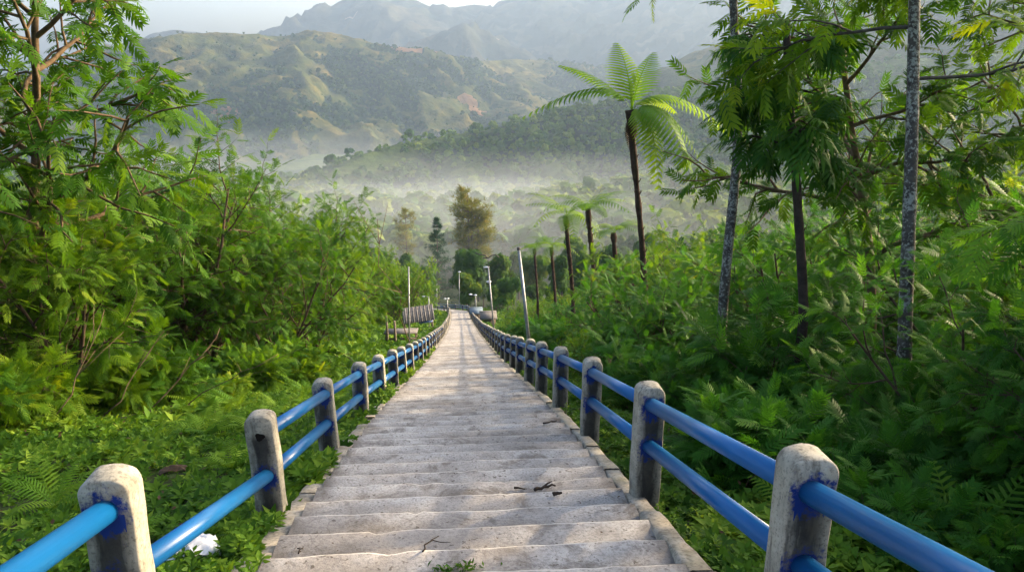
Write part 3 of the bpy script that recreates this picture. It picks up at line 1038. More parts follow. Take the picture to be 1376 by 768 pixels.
for (px, d, s_, rz) in [(846, 14.5, 0.42, 0.3), (880, 15.5, 0.55, 2.0), (910, 13.5, 0.5, 4.0), (815, 17, 0.36, 5.1), (785, 20, 0.34, 1.0)]:
    q = at(px, 430, d)
    plant("feathery_shrub", (SHR if d < 16 else SHRF)[int(rz) % 4], (q[0], q[1], gz(q[0], q[1])), rz, s_, "feathery leaved shrub added along the right edge of view to shade the stairs", "shrub", "shrubs of the right thicket")
for (x, y, s_, rz) in [(5.2, 4.6, 0.55, 0.4), (4.9, 2.6, 0.60, 1.7), (4.7, 5.7, 0.44, 2.2), (4.2, 3.8, 0.46, 3.4), (4.2, 2.7, 0.42, 0.2), (3.7, 1.6, 0.36, 1.2), (6.0, 6.3, 0.58, 5.6), (5.6, 3.3, 0.66, 3.1), (6.6, 4.9, 0.75, 2.9), (6.4, 2.2, 0.75, 4.1), (5.4, 0.4, 0.62, 5.0), (7.8, 1.2, 0.8, 0.9)]:  # extra shrubs, most of them out of view, added to shade the stairs
    plant("feathery_shrub", SHR[int(rz) % 4], (x, y, gz(x, y)), rz, s_, "feathery leaved shrub added along the right edge of view to shade the stairs", "shrub", "shrubs of the right thicket")

# ---------------------------------------------------------------- tree ferns
FR = [frond(22, 0.25, 0.80, 2, 3, 0.30), frond(22, 0.26, 1.25, 2, 4, 0.45), frond(21, 0.27, 0.40, 2, 5, 0.15)]
FR_LO = [frond(15, 0.24, 0.6, 1, 6, 0.3), frond(14, 0.26, 0.9, 1, 7, 0.35)]


def tree_fern(px_top, py_top, px_bot, d, flen, label, n=12, seed=1, fr=FR, spec=None, dead=5, rad=0.085):
    top, low = at(px_top, py_top, d), at(px_bot, py_top + 150, d)
    r = np.random.default_rng(seed)
    gnd = gz(low[0], low[1])
    base = np.array([low[0], low[1], gnd])
    root = link("tree_fern", None, loc=base, label=label, cat="tree fern", group="tree ferns")
    n_ = 26
    q = np.linspace(0, 1, n_)[:, None]
    pts = np.array([0, 0, -0.4]) * (1 - q) + (top - base) * q + np.array([[0.05, 0, 0]]) * np.sin(q * 5) + np.array([[0.10, 0, 0]]) * np.sin(q * PI)
    tg = Geo().tube(pts, np.linspace(rad * 0.95, rad * 1.0, n_) * (1 + 0.35 * (r.random(n_) - 0.5)) * np.where(np.linspace(0, 1, n_) > 0.93, 1.35, 1), 10)
    for i in range(120):                      # old frond stubs
        u = r.uniform(0.25, 1)
        p = pts[int(u * (n_ - 1))]
        a = r.uniform(0, 6.28)
        dr = np.array([math.cos(a), math.sin(a), 0])
        tg.tube([p + dr * rad * 0.7, p + dr * rad * 1.5 + [0, 0, 0.10]], [0.012, 0.006], 4)
    tg.build("trunk", MAT["bark_fern"], root, smooth=True)
    c = top - base
    if spec is None:
        spec = [(i * 2.4 + r.uniform(-0.3, 0.3), r.uniform(0.1, 0.85), r.uniform(0.85, 1.1), int(r.integers(0, len(fr)))) for i in range(n)]
    for (az, el, ls, k) in spec:
        D = np.array([[math.cos(az) * math.cos(el), math.sin(az) * math.cos(el), math.sin(el)]])
        N = np.array([[-math.cos(az) * math.sin(el), -math.sin(az) * math.sin(el), math.cos(el)]])
        Geo().place(fr[k % len(fr)], np.zeros((1, 3)), D, N, np.array([flen * ls]), np.array([r.uniform(0.4, 0.8)])).build("frond", MAT["fern"], root, c)
    for i in range(dead):
        az = r.uniform(0, 6.28)
        D = np.array([[math.cos(az) * 0.35, math.sin(az) * 0.35, -1.0]])
        Geo().place(FR_LO[0], np.zeros((1, 3)), D, np.array([[math.cos(az), math.sin(az), 0.3]]), np.array([flen * r.uniform(0.25, 0.45)]), np.array([0.4])).build("dead_frond", MAT["dead_frond"], root, c - np.array([0, 0, 0.08]))
    return root


# azimuths are world angles: 0 = right of the stairs, pi/2 = downhill, pi = left, -pi/2 = towards the viewer
spec = [(3.14, 0.70, 1.15, 1), (2.85, 0.80, 1.05, 2), (1.75, 1.22, 1.0, 2), (0.9, 1.15, 0.9, 2), (-0.10, 0.50, 1.15, 1), (-0.9, 0.02, 1.15, 1), (-1.25, -0.15, 0.95, 1), (-0.35, 0.15, 0.9, 1), (0.6, 0.45, 0.8, 0), (-0.7, -0.45, 0.8, 1)]
tree_fern(849, 148, 876, 17, 1.85, "tallest tree fern, arching fronds against the misty hill", seed=61, spec=spec, dead=14, rad=0.072)
tree_fern(762, 290, 768, 27, 1.55, "tree fern left of the pair of slim ones, beyond the right railing", 10, 62, FR_LO, dead=3, rad=0.075)
tree_fern(792, 280, 800, 24, 1.45, "tree fern with brown hanging skirt, right of a similar slim one", 9, 63, FR_LO, dead=6, rad=0.075)
tree_fern(826, 312, 828, 27, 1.15, "stunted tree fern with few fronds near the tallest tree fern", 8, 64, FR_LO, dead=2, rad=0.08)
tree_fern(742, 332, 744, 42, 1.6, "small hazy tree fern with brown trunk among the yellow green scrub", 9, 65, FR_LO, dead=2, rad=0.08)
tree_fern(719, 334, 720, 48, 1.7, "small hazy tree fern farthest down the slope", 9, 66, FR_LO, dead=1, rad=0.08)

# ---------------------------------------------------------------- low plants on the banks
ROS = [rosette(14, 0.26, 1), rosette(12, 0.20, 2, 0.7, 0.4, 0.8), rosette(16, 0.30, 3, 0.55, 0.25, 0.5, 0.35), rosette(18, 0.24, 4, 0.6, 0.2, 0.4, 0.6)]


def cover(name, region, n, seed, label, ok, mat="weed", smin=0.07, smax=0.17, hump=0.40, lift=0.0):
    r = np.random.default_rng(seed)
    x, y = r.uniform(region[0], region[1], n * 3), region[2] + (region[3] - region[2]) * r.random(n * 3) ** 1.5
    k = ok(x, y) & (vnoise(x * 1.3, y * 1.3, seed) + 0.35 * r.random(n * 3) > 0.36)
    x, y = x[k][:n], y[k][:n]
    m_ = len(x)
    lump = fbm(x * 0.9, y * 0.9, 3, seed + 1)
    z = ground_z(x, y) + lift + hump * np.maximum(0, lump - 0.35) * r.random(m_) ** 0.5
    s = r.uniform(smin, smax, m_) * (0.7 + 0.7 * lump) * (1 + np.clip((y - 8) / 18, 0, 1) * 0.5)
    az = r.uniform(0, 6.28, m_)
    X = np.stack([np.cos(az), np.sin(az), r.normal(0, 0.12, m_)], -1)
    N = np.array([0, -0.15, 1.0]) + r.normal(0, 0.22, (m_, 3))
    tint = np.clip(0.15 + 0.6 * fbm(x * 0.5, y * 0.5, 3, seed + 5) + r.normal(0, 0.20, m_), 0, 1)
    g = Geo()
    w = (vnoise(x * 0.8, y * 0.8, seed + 9) * 3.2 + r.normal(0, 0.5, m_)).astype(int).clip(0, 3)
    for i in range(4):
        q = w == i
        if q.any():
            g.place(ROS[i], np.stack([x, y, z], -1)[q], X[q], N[q], s[q] * (1.0, 1.0, 1.1, 1.25)[i], tint[q])
    g.build(name, MAT[mat], kind="stuff", label=label, cat="ground cover")


cover("ground_cover", (-11, -1.22, 0.8, 24), 19000, 71, "low leafy weeds carpeting the bank left of the stairs", lambda x, y: (x < -1.25) & (np.abs(x) < 2.5 + y * 1.0))
cover("ground_cover", (1.38, 9, 0.8, 24), 16000, 72, "low leafy weeds carpeting the bank right of the stairs", lambda x, y: (x > 1.40) & (x < 3 + y * 0.9))

cover("ground_cover", (-1.62, -1.12, 0.8, 30), 2600, 73, "weeds creeping over the left kerb of the stairs", lambda x, y: x < -1.27 + 0.16 * vnoise(y * 1.7, y * 0, 4), smin=0.08, smax=0.18, lift=0.19)
cover("ground_cover", (1.24, 1.7, 0.8, 30), 1900, 74, "weeds creeping along the outer side of the right kerb", lambda x, y: x > 1.36 - 0.12 * vnoise(y * 1.7, y * 0, 5), smin=0.08, smax=0.16, lift=0.07)
cover("ground_cover", (-15, 15, 22, 112), 12000, 75, "rough weeds on the slope beside the lower stairs", lambda x, y: np.abs(x - path_x(y)) > 1.7, smin=0.25, smax=0.55)

cover("ground_cover", (-10, -1.5, 1.2, 22), 520, 76, "taller broad leaved weeds standing out of the carpet left of the stairs", lambda x, y: np.abs(x) < 2.5 + y * 1.0, smin=0.14, smax=0.27, hump=0.35)
cover("ground_cover", (1.6, 9, 1.2, 22), 420, 77, "taller broad leaved weeds standing out of the carpet right of the stairs", lambda x, y: x < 3 + y * 0.9, smin=0.14, smax=0.27, hump=0.35)

# young ferns and seedlings that stand out of the weeds
FERNL = [frond(16, 0.26, 0.55, 1, 8, 0.45), frond(14, 0.24, 0.4, 1, 9, 0.3)]


def bank_fern(seed, n, ln):
    r = np.random.default_rng(seed)
    az = np.arange(n) * 2.4 + r.uniform(-0.4, 0.4, n)
    el = r.uniform(0.35, 1.0, n)
    D = np.stack([np.cos(az) * np.cos(el), np.sin(az) * np.cos(el), np.sin(el)], -1)
    N = np.stack([-np.cos(az) * np.sin(el), -np.sin(az) * np.sin(el), np.cos(el)], -1)
    g = Geo()
    g.place(FERNL[seed % 2], np.zeros((n, 3)), D, N, ln * r.uniform(0.7, 1.1, n), r.uniform(0.35, 0.8, n))
    return g.mesh("bank_fern", MAT["fern"])


BF = [bank_fern(1, 9, 0.6), bank_fern(2, 8, 0.55), bank_fern(3, 10, 0.65)]
r = np.random.default_rng(81)
for i in range(34):
    if i < 17:
        y = r.uniform(4.5, 15)
        x = -r.uniform(2.2, min(8.5, 2.5 + y * 0.6))
    else:
        y = r.uniform(3.2, 13)
        x = r.uniform(2.0, min(7.5, 2.2 + y * 0.55))
    sd = "left" if x < 0 else "right"
    o = link("bank_fern", BF[i % 3], None, (x, y, gz(x, y) + 0.03), label="young fern with arching fronds among the weeds on the %s bank" % sd, cat="fern", group="young ferns on the %s bank" % sd)
    o.rotation_euler = (r.normal(0, 0.1), r.normal(0, 0.1), r.uniform(0, 6.28))
    s_ = r.uniform(0.6, 1.15)
    o.scale = (s_, s_, s_)
# low feathery seedlings on the right bank, close to the railing
for i in range(40):
    y = r.uniform(2.6, 12)
    x = r.uniform(2.4, 3.0 + y * 0.42)
    s_ = r.uniform(0.35, 0.75)
    plant("feathery_seedling", LOWR[i % 3], (x, y, gz(x, y)), r.uniform(0, 6.28), s_, "feathery seedling sprouting from the weeds on the right bank", "seedling", "feathery seedlings on the right bank")
# left bank border between the weeds and the thicket
for i in range(26):
    y = r.uniform(7.5, 19)
    x = left_front(y) + r.uniform(-0.4, 1.3)
    s_ = r.uniform(0.45, 0.9)
    plant("feathery_seedling", LOW[i % 3], (x, y, gz(x, y)), r.uniform(0, 6.28), s_, "feathery seedling at the foot of the left thicket", "seedling", "feathery seedlings at the left thicket")
# strap leaved plants at the lower right
def strap_plant(seed):
    r = np.random.default_rng(seed)
    o = ([], [])
    strip(o, [(0, 0, 0), (0.35, 0, 0.02), (0.7, 0, -0.07), (1, 0, -0.28)], [0.02, 0.034, 0.026, 0.003], np.array([0, 1, 0]))
    tm = fin(o)
    n = 22
    az, el = r.uniform(0, 6.28, n), r.uniform(0.5, 1.35, n)
    D = np.stack([np.cos(az) * np.cos(el), np.sin(az) * np.cos(el), np.sin(el)], -1)
    N = np.stack([-np.cos(az) * np.sin(el), -np.sin(az) * np.sin(el), np.cos(el)], -1)
    return Geo().place(tm, r.normal(0, 0.03, (n, 3)) * [1, 1, 0], D, N, r.uniform(0.3, 0.55, n), r.uniform(0.3, 0.8, n)).mesh("strap_plant", MAT["weed"])


STR = [strap_plant(1), strap_plant(2)]
for i, (px, py, d) in enumerate([(1235, 600, 4.9), (1290, 590, 5.2), (1340, 615, 4.7), (1370, 640, 4.4), (1200, 640, 4.6), (1310, 650, 4.3), (1265, 625, 4.8), (1180, 610, 5.2)]):
    p = at(px, py, d)
    o = link("strap_leaved_plant", STR[i % 2], None, (p[0], p[1], gz(p[0], p[1])), label="clump of narrow strap leaves on the bank beside the nearest right pipe", cat="plant", group="strap leaved clumps")
    o.rotation_euler = (0, 0, i * 1.3)

# ---------------------------------------------------------------- litter
def bent_twig(name, a, b, rad, label, seed, forks=2, parent=None, mat="dead_wood"):
    r = np.random.default_rng(seed)
    a, b = np.asarray(a, float), np.asarray(b, float)
    n = 7
    pts = a + (b - a) * np.linspace(0, 1, n)[:, None] + r.normal(0, np.linalg.norm(b - a) * 0.035, (n, 3)) * np.array([1, 1, 0.6])
    mid = pts[0].copy()
    g = Geo().tube(pts - mid, np.linspace(rad, rad * 0.45, n), 6)
    for i in range(forks):
        k = r.integers(2, n - 1)
        e = pts[k] + (b - a) * 0.28 + r.normal(0, 0.16, 3) * np.linalg.norm(b - a) * np.array([1, 1, 0.6])
        g.tube(np.array([pts[k], (pts[k] + e) / 2 + r.normal(0, 0.01, 3), e]) - mid, [rad * 0.6, rad * 0.5, rad * 0.25], 5)
    return g.build(name, MAT[mat], parent, mid, smooth=True, label=label, cat="twig" if name == "twig" else "dead branch")


def on_step(px, py):
    """Point of the stair treads seen at (px, py)."""
    v = fwd + rgt * (px - CX) / FPX - upv * (py - CY) / FPX
    s = 1.0
    while s < 200:
        p = EYE + v * s
        k = math.floor(p[1] / TREAD)
        if p[2] < path_z(k * TREAD) + 0.004:
            return np.array([p[0], p[1], path_z(k * TREAD) + 0.004])
        s += 0.004
    return EYE + v * s


for i, (x0, y0, x1, y1, rad, lab) in enumerate([(690, 656, 705, 658, 0.009, "short dark twig lying on a stair tread, left of a longer one"), (719, 659, 745, 655, 0.014, "thick dark twig lying across a stair tread near the middle"),
                                             (744, 666, 755, 664, 0.016, "stubby piece of bark on the stairs, right of the twigs"), (565, 742, 590, 720, 0.005, "thin forked twig on a lower stair tread near the bottom left"),
                                             (399, 744, 410, 735, 0.005, "thin dark twig at the left end of a near stair tread"), (730, 570, 748, 566, 0.010, "small twig on a stair tread toward the right kerb")]):
    bent_twig("twig", on_step(x0, y0) + [0, 0, rad], on_step(x1, y1) + [0, 0, rad], rad, lab, 90 + i, 1, mat="bark_dark")
# scattered dry bits
g = Geo()
r = np.random.default_rng(95)
P_ = []
for i in range(300):
    y = r.uniform(2.4, 22)
    x = r.uniform(XL + 0.03, XR - 0.03) if i > 90 else r.choice([XL + abs(r.normal(0, 0.07)) + 0.02, XR - abs(r.normal(0, 0.07)) - 0.02])
    k = math.floor(y / TREAD)
    y = k * TREAD + 0.01 + 0.31 * r.random() ** (1.5)
    P_.append((x, y, path_z(k * TREAD) + 0.006))
P_ = np.array(P_)
n = len(P_)
az = r.uniform(0, 6.28, n)
g.place(oval(0.22, 0.10, -0.05), P_, np.stack([np.cos(az), np.sin(az), 0.05 + 0 * az], -1), np.array([0, 0, 1.0]) + r.normal(0, 0.2, (n, 3)), r.uniform(0.008, 0.032, n), np.full(n, 0.5))
g.build("leaf_litter", MAT["dry_leaf"], kind="stuff", label="crumbs of dry leaf and bark scattered over the stair treads", cat="litter")
for nm_, x0_, x1_, sd_ in (("left", -6.5, -1.5, 96), ("right", 1.5, 5.0, 97)):
    r = np.random.default_rng(sd_)
    n = 420
    y = 1.4 + 14 * r.random(n) ** 1.4
    x = r.uniform(x0_, x1_, n)
    az = r.uniform(0, 6.28, n)
    Geo().place(oval(0.24, 0.10, -0.05), np.stack([x, y, ground_z(x, y) + r.uniform(0.08, 0.2, n)], -1), np.stack([np.cos(az), np.sin(az), r.normal(0, 0.3, n)], -1), np.array([0, 0, 1.0]) + r.normal(0, 0.4, (n, 3)), r.uniform(0.025, 0.075, n), np.full(n, 0.5)).build(
        "leaf_litter", MAT["dead_frond"], kind="stuff", label="fallen dry leaves caught in the weeds of the %s bank" % nm_, cat="litter")
# a tuft of moss and earth on the nearest tread
p = on_step(618, 764)
g = Geo()
n = 90
q = r.normal(0, 1, (n, 2)) * [0.07, 0.02]
az = r.uniform(0, 6.28, n)
g.place(oval(0.2, 0.05, 0.1), np.stack([p[0] + q[:, 0], p[1] + q[:, 1], np.full(n, p[2])], -1) - p, np.stack([np.cos(az), np.sin(az), r.uniform(0.2, 1.2, n)], -1), np.array([0, 0, 1.0]) + r.normal(0, 0.3, (n, 3)), r.uniform(0.02, 0.05, n), r.uniform(0, 0.6, n))
g.build("weed_tuft", MAT["weed"], None, p, kind="stuff", label="tuft of weed growing from the nearest stair tread", cat="weed")
# dead branches among the left weeds
for i, (a, b, rad, lab) in enumerate([((200, 500, 11.2), (300, 440, 12.0), 0.011, "bare tan branch leaning out of the foot of the left thicket"), ((250, 500, 12), (370, 478, 12.4), 0.009, "low bare branch arching over the weeds at the left thicket"),
                                    ((140, 500, 10.5), (215, 440, 11.2), 0.009, "bare branch rising from the dark gap at the foot of the left thicket"), ((70, 480, 10.0), (140, 410, 10.8), 0.010, "grey bare branch at the far left of the thicket's foot"),
                                    ((560, 380, 24), (500, 300, 24), 0.02, "bare slanting branch in the yellow green scrub of the left thicket")]):
    pa, pb = at(*a), at(*b)
    pa[2] = max(min(pa[2], gz(pa[0], pa[1]) + 0.3), gz(pa[0], pa[1]))
    bent_twig("dead_branch", pa, pb, rad, lab, 120 + i, 4)
# white plastic and a scrap in the weeds
def crumple(name, w, h, hgt, seed, mat, loc, rz, label, cat):
    n = 18
    u, v = np.meshgrid(np.linspace(-1, 1, n), np.linspace(-1, 1, n), indexing="ij")
    rr = np.clip(1 - (u ** 2 + v ** 2) * 0.45, 0.05, 1)
    z = hgt * rr * (0.3 + 0.9 * fbm(u * 2.6 + seed, v * 2.6, 3, seed, True))
    V = np.stack([u * w / 2 * (0.85 + 0.3 * vnoise(v * 2, u, seed)), v * h / 2 * (0.85 + 0.3 * vnoise(u * 2, v, seed + 1)), z], -1).reshape(-1, 3)
    o = Geo().add(V, grid_faces(n, n)).build(name, MAT[mat], None, loc, label=label, cat=cat)
    o.rotation_euler = (0, 0, rz)
    md = o.modifiers.new("thick", "SOLIDIFY")
    md.thickness = 0.004


for q in np.arange(3.0, 9.0, 0.02):
    p = at(254, 746, q)
    if p[2] < gz(p[0], p[1]) + 0.24:
        break

crumple("plastic_bag", 0.30, 0.22, 0.16, 3, "plastic", (p[0], p[1], gz(p[0], p[1]) + 0.22), 0.6, "crumpled white plastic bag in the weeds under the nearest left pipe", "bag")
p = at(226, 580, 7.4)
crumple("scrap_sheet", 0.24, 0.10, 0.07, 5, "dry_leaf", (p[0], p[1], gz(p[0], p[1]) + 0.10), 0.3, "brown scrap lying in the weeds of the left bank", "scrap")

# ---------------------------------------------------------------- lamps
def lamp(px, py_top, px_bot, py_bot, d, label, heads, rad=0.035, arms=(), mat="galv"):
    top, low = at(px, py_top, d), at(px_bot, py_bot, d)
    g0 = gz(low[0], low[1])
    k = (low[2] - g0) / max(top[2] - low[2], 0.01)
    base = low - (top - low) * k
    root = link("lamp_post", None, loc=base, label=label, cat="lamp post", group="lamp posts along the stairs")
    ax = top - base
    Geo().tube(np.array([-0.3 * nrm(ax), ax * 0.5, ax]), [rad, rad * 0.95, rad * 0.8], 10).build("pole", MAT[mat], root, smooth=True)
    for (pts, rr, mm) in arms:
        Geo().tube(np.array(pts) + ax, rr, 6).build("arm", MAT[mm], root, smooth=True)
    for (off, s) in heads:
        n = 9
        q = np.linspace(0, 1, n)
        hp = np.stack([np.linspace(-0.5, 0.5, n) * s[0], 0 * q, -0.02 * np.sin(q * PI)], -1)
        hg = Geo().tube(hp, 0.5 * s[1] * np.sin(np.clip(q * PI, 0.25, PI - 0.25)), 10)
        V = hg.V[0]
        V[:, 2] *= 0.7
        hg.build("lamp_head", MAT["lamp_glass"], root, ax + np.array(off), smooth=True)
    return root


lamp(697, 334, 712, 470, 22, "leaning bare steel pole with a broken dangling arm, nearest pole on the right", [], 0.055,
     [([(0, 0, -0.05), (-0.12, 0, -0.25), (-0.25, 0.05, -0.75)], 0.008, "dark_metal"), ([(0, 0, -0.15), (-0.5, 0, -0.4), (-1.0, 0.1, -0.95)], 0.004, "dark_metal"), ([(0, 0, -0.05), (0, 0, 0.04)], 0.06, "dark_metal")])
lamp(656, 358, 664, 446, 42, "lamp post with dark gull wing arms above its small lamps, right of the stairs", [((-0.1, 0, -0.02), (0.34, 0.16)), ((0.02, -0.08, -0.85), (0.3, 0.2))], 0.05,
     [([(0, 0, -0.05), (0, 0, 0.5)], 0.02, "dark_metal"), ([(0, 0, 0.5), (-0.18, 0, 0.66), (-0.45, 0, 0.70), (-0.72, 0, 0.80)], 0.035, "dark_metal"), ([(-0.3, 0, 0.5), (0, 0, 0.5), (0.2, 0, 0.64), (0.42, 0, 0.68), (0.62, 0, 0.52)], 0.035, "dark_metal")])
lamp(549, 358, 550, 462, 30, "thin grey pole with no lamp, left of the stairs before the sheds", [], 0.035)
lamp(576, 398, 577, 445, 62, "lamp post with one arm reaching left, behind the left shed", [((-0.42, 0, 0.02), (0.3, 0.14))], 0.05, [([(0, 0, -0.04), (-0.3, 0, 0.03)], 0.025, "galv")])
lamp(639, 396, 640, 420, 92, "short double lamp post by the blue roofs right of the stairs", [((-0.62, 0, 0.1), (0.45, 0.3)), ((0, 0, 0), (0.4, 0.25))], 0.06, [([(0, 0, -0.1), (-0.55, 0, 0.06)], 0.03, "galv")])
lamp(617, 365, 617, 392, 118, "distant lamp post in the bushes past the bend of the stairs", [((0.05, 0, 0), (0.5, 0.3))], 0.06)
lamp(601, 401, 601, 413, 103, "twin headed lamp post at the bend where the stairs vanish", [((-0.3, 0, 0), (0.4, 0.3)), ((0.1, 0, 0.02), (0.4, 0.3))], 0.09)
lamp(587, 381, 587, 396, 116, "dim thin pole left of the bend of the stairs", [], 0.05)

# ---------------------------------------------------------------- sheds
def yawed(a):
    return np.array([[math.cos(a), -math.sin(a), 0], [math.sin(a), math.cos(a), 0], [0, 0, 1]])


p = at(562, 424, 60)
base = np.array([p[0], p[1], gz(p[0], p[1])])
hh = p[2] - base[2]
root = link("shelter", None, loc=base, label="open shelter with a sloping grey roof and blue tarpaulin, left of the stairs", cat="shelter")
Rr = yawed(0.1) @ np.array(Matrix.Rotation(math.radians(14), 3, "X")) @ np.array(Matrix.Rotation(math.radians(-6), 3, "Y"))
rg = Geo()
for i in range(16):
    c = Rr @ np.array([-1.25 + 2.5 * (i + 0.5) / 16, 0, 0.008 * (i % 2)])
    rg.box(c + [0, 0, hh + 0.15], (2.5 / 16 + 0.004 * (i % 2), 2.4, 0.025), Rr)
rg.build("roof", MAT["roof_grey"], root)
Geo().box(Rr @ np.array([0.55, -0.95, -0.16]) + [0, 0, hh + 0.15], (1.1, 0.5, 0.02), Rr).build("tarpaulin", MAT["tarp"], root)
for sx in (-1.1, 1.1):
    for sy in (-0.9, 0.9):
        q = Rr @ np.array([sx, sy, -0.03]) + [0, 0, hh + 0.15]
        Geo().tube([(q[0], q[1], -0.3), (q[0], q[1], q[2])], 0.05, 8).build("post", MAT["wood"], root)
p = at(540, 462, 40)
base = np.array([p[0], p[1], gz(p[0], p[1])])
hh = at(540, 443, 40)[2] - base[2]
root = link("wooden_stall", None, loc=base, label="low weathered plank stall beside the left railing, below the thicket", cat="stall")
for i in range(4):
    Geo().box((0, -0.5, 0.18 + i * (hh - 0.25) / 4), (1.55, 0.03, (hh - 0.3) / 4 * 0.72), tint=0.5).build("plank", MAT["wood"], root)
Geo().box((0, 0, hh), (1.75, 1.3, 0.05), np.array(Matrix.Rotation(math.radians(-7), 3, "X"))).build("roof", MAT["roof_grey"], root)
for sx in (-0.78, 0.78):
    for sy in (-0.46, 0.5):
        Geo().box((sx, sy, hh / 2 - 0.2), (0.07, 0.07, hh + 0.38)).build("post", MAT["wood"], root)
for px, py, d, lab in [(519, 424, 38, "taller grey timber pole standing left of the plank stall"), (530, 431, 37, "shorter grey timber pole standing before the plank stall")]:
    top = at(px, py, d)
    g0 = gz(top[0], top[1])
    Geo().tube([(0, 0, -0.3), (0.01, 0, (top[2] - g0) * 0.5), (0, 0, top[2] - g0)], [0.065, 0.06, 0.05], 9).build("timber_pole", MAT["wood"], None, (top[0], top[1], g0), smooth=True, label=lab, cat="pole")
for px, py, d, w, lab in [(640, 431, 84, 1.5, "small hut with a pale blue roof right of the stairs, upper of two"), (656, 447, 70, 1.6, "small hut with a pale roof right of the stairs, lower of two")]:
    p = at(px, py, d)
    g0 = gz(p[0], p[1])
    root = link("hut", None, loc=(p[0], p[1], g0), label=lab, cat="hut", group="huts right of the stairs")
    hh = max(p[2] - g0, 1.2)
    Geo().box((0, 0, hh / 2 - 0.2), (w * 0.85, 1.8, hh + 0.3)).build("wall", MAT["wood"], root)
    for s in (-1, 1):
        Geo().box((0, s * 0.62, hh + 0.14), (w, 1.35, 0.04), np.array(Matrix.Rotation(math.radians(-13 * s), 3, "X"))).build("roof", MAT["roof_blue" if d > 80 else "roof_grey"], root)

# ---------------------------------------------------------------- valley trees
def quad_tm(w=0.5):
    return np.array([(-0.5, -w, 0), (0.5, -w * 0.6, 0.05), (0.55, w * 0.7, 0), (-0.45, w, 0.08)], float), np.array([(0, 1, 2, 3)])


def cloud_crown(seed, n, h, rad, lobes, size, squash=0.75):
    """Loose crown of leaf sprays spread over several uneven lobes. Unit: metres."""
    r = np.random.default_rng(seed)
    L = []
    for i in range(lobes):
        a, q = r.uniform(0, 6.28), r.random() ** 0.6
        z = h * (0.42 + 0.5 * r.random())
        k = 1.0 - 0.6 * abs(z / h - 0.6)
        L.append((math.cos(a) * rad * 0.62 * q * k, math.sin(a) * rad * 0.62 * q * k, z, rad * r.uniform(0.28, 0.5)))
    L.append((0, 0, h * 0.85, rad * 0.35))
    L = np.array(L)
    w = r.choice(len(L), n, p=L[:, 3] ** 2 / (L[:, 3] ** 2).sum())
    d = nrm(r.normal(0, 1, (n, 3)))
    d[:, 2] = np.where(d[:, 2] < -0.3, -d[:, 2], d[:, 2])
    rr = L[w, 3] * (0.55 + 0.5 * r.random(n) ** 0.5)
    P = L[w, :3] + d * rr[:, None] * np.array([1, 1, squash])
    X = nrm(np.cross(d, r.normal(0, 1, (n, 3))) + np.array([0, 0, -0.25]))
    N = d + np.array([0, 0, 0.5]) + r.normal(0, 0.35, (n, 3))
    tint = np.clip(0.45 + 0.35 * (r.random(len(L))[w] - 0.5) + r.normal(0, 0.14, n), 0, 1)
    return P, X, N, size * r.uniform(0.6, 1.3, n), tint


def valley_variant(seed, h, rad, lobes, n, size, mat="far_leaf", tm=None):
    P, X, N, s, tint = cloud_crown(seed, n, h, rad, lobes, size)
    crown = Geo().place(tm or FEATHER_LO[seed % 2], P, X, N, s, tint).mesh("crown", MAT[mat])
    r = np.random.default_rng(seed + 5)
    w = Geo()
    w.tube([(0, 0, -0.5), (r.normal(0, 0.1), r.normal(0, 0.1), h * 0.45), (r.normal(0, 0.2), 0, h * 0.8)], [h * 0.022, h * 0.016, h * 0.006], 7, cap=False)
    for i in range(5):
        a = i * 2.4
        z0 = h * r.uniform(0.25, 0.5)
        w.tube([(0, 0, z0), (math.cos(a) * rad * 0.35, math.sin(a) * rad * 0.35, z0 + h * 0.16), (math.cos(a) * rad * 0.6, math.sin(a) * rad * 0.6, z0 + h * 0.26)], [h * 0.011, h * 0.008, h * 0.004], 5, cap=False)
    return w.mesh("trunk", MAT["bark_far"]), crown


VT = [valley_variant(201, 9.0, 3.6, 9, 1300, 0.95), valley_variant(202, 11.0, 3.8, 11, 1500, 1.0), valley_variant(203, 8.0, 4.0, 8, 1300, 0.95), valley_variant(204, 13.0, 3.4, 12, 1500, 1.0),
      valley_variant(205, 10.0, 4.4, 10, 1500, 1.05)]


def in_view(x, y, margin=0.12):
    v = np.array([x, y, 0]) - EYE
    lat = v @ rgt / max(v[0] * fwd[0] + v[1] * fwd[1], 1)
    return abs(lat) < 0.70 + margin


pts, r = scatter(235, (-110, 110, 94, 250), 4.6, 211, lambda x, y: in_view(x, y, 0.0) and not (abs(x - float(path_x(y))) < 5 and y < 117) and not (-20 < x - 0.07 * 0 < 4 and 168 < y < 215))
for i, (x, y) in enumerate(pts):
    s_ = r.uniform(0.7, 1.1) * (0.75 if y < 130 else 1.0)
    plant("valley_tree", VT[int(r.integers(0, 5))], (x, y, gz(x, y) - 0.2), r.uniform(0, 6.28), s_, "rounded hazy tree in the valley beyond the end of the stairs", "tree", "trees of the misty valley", r.uniform(0.85, 1.2))

# pines
def needle_tm(seed, n=9, w=0.035):
    r = np.random.default_rng(seed)
    o = ([], [])
    for i in range(n):
        d = nrm(r.normal(0, 1, 3) + np.array([0.9, 0, 0.35]))
        ac = nrm(np.cross(d, r.normal(0, 1, 3)))
        strip(o, [np.zeros(3), d * r.uniform(0.7, 1.1)], [w, w * 0.5], ac)
    return fin(o)


NEED = needle_tm(1)


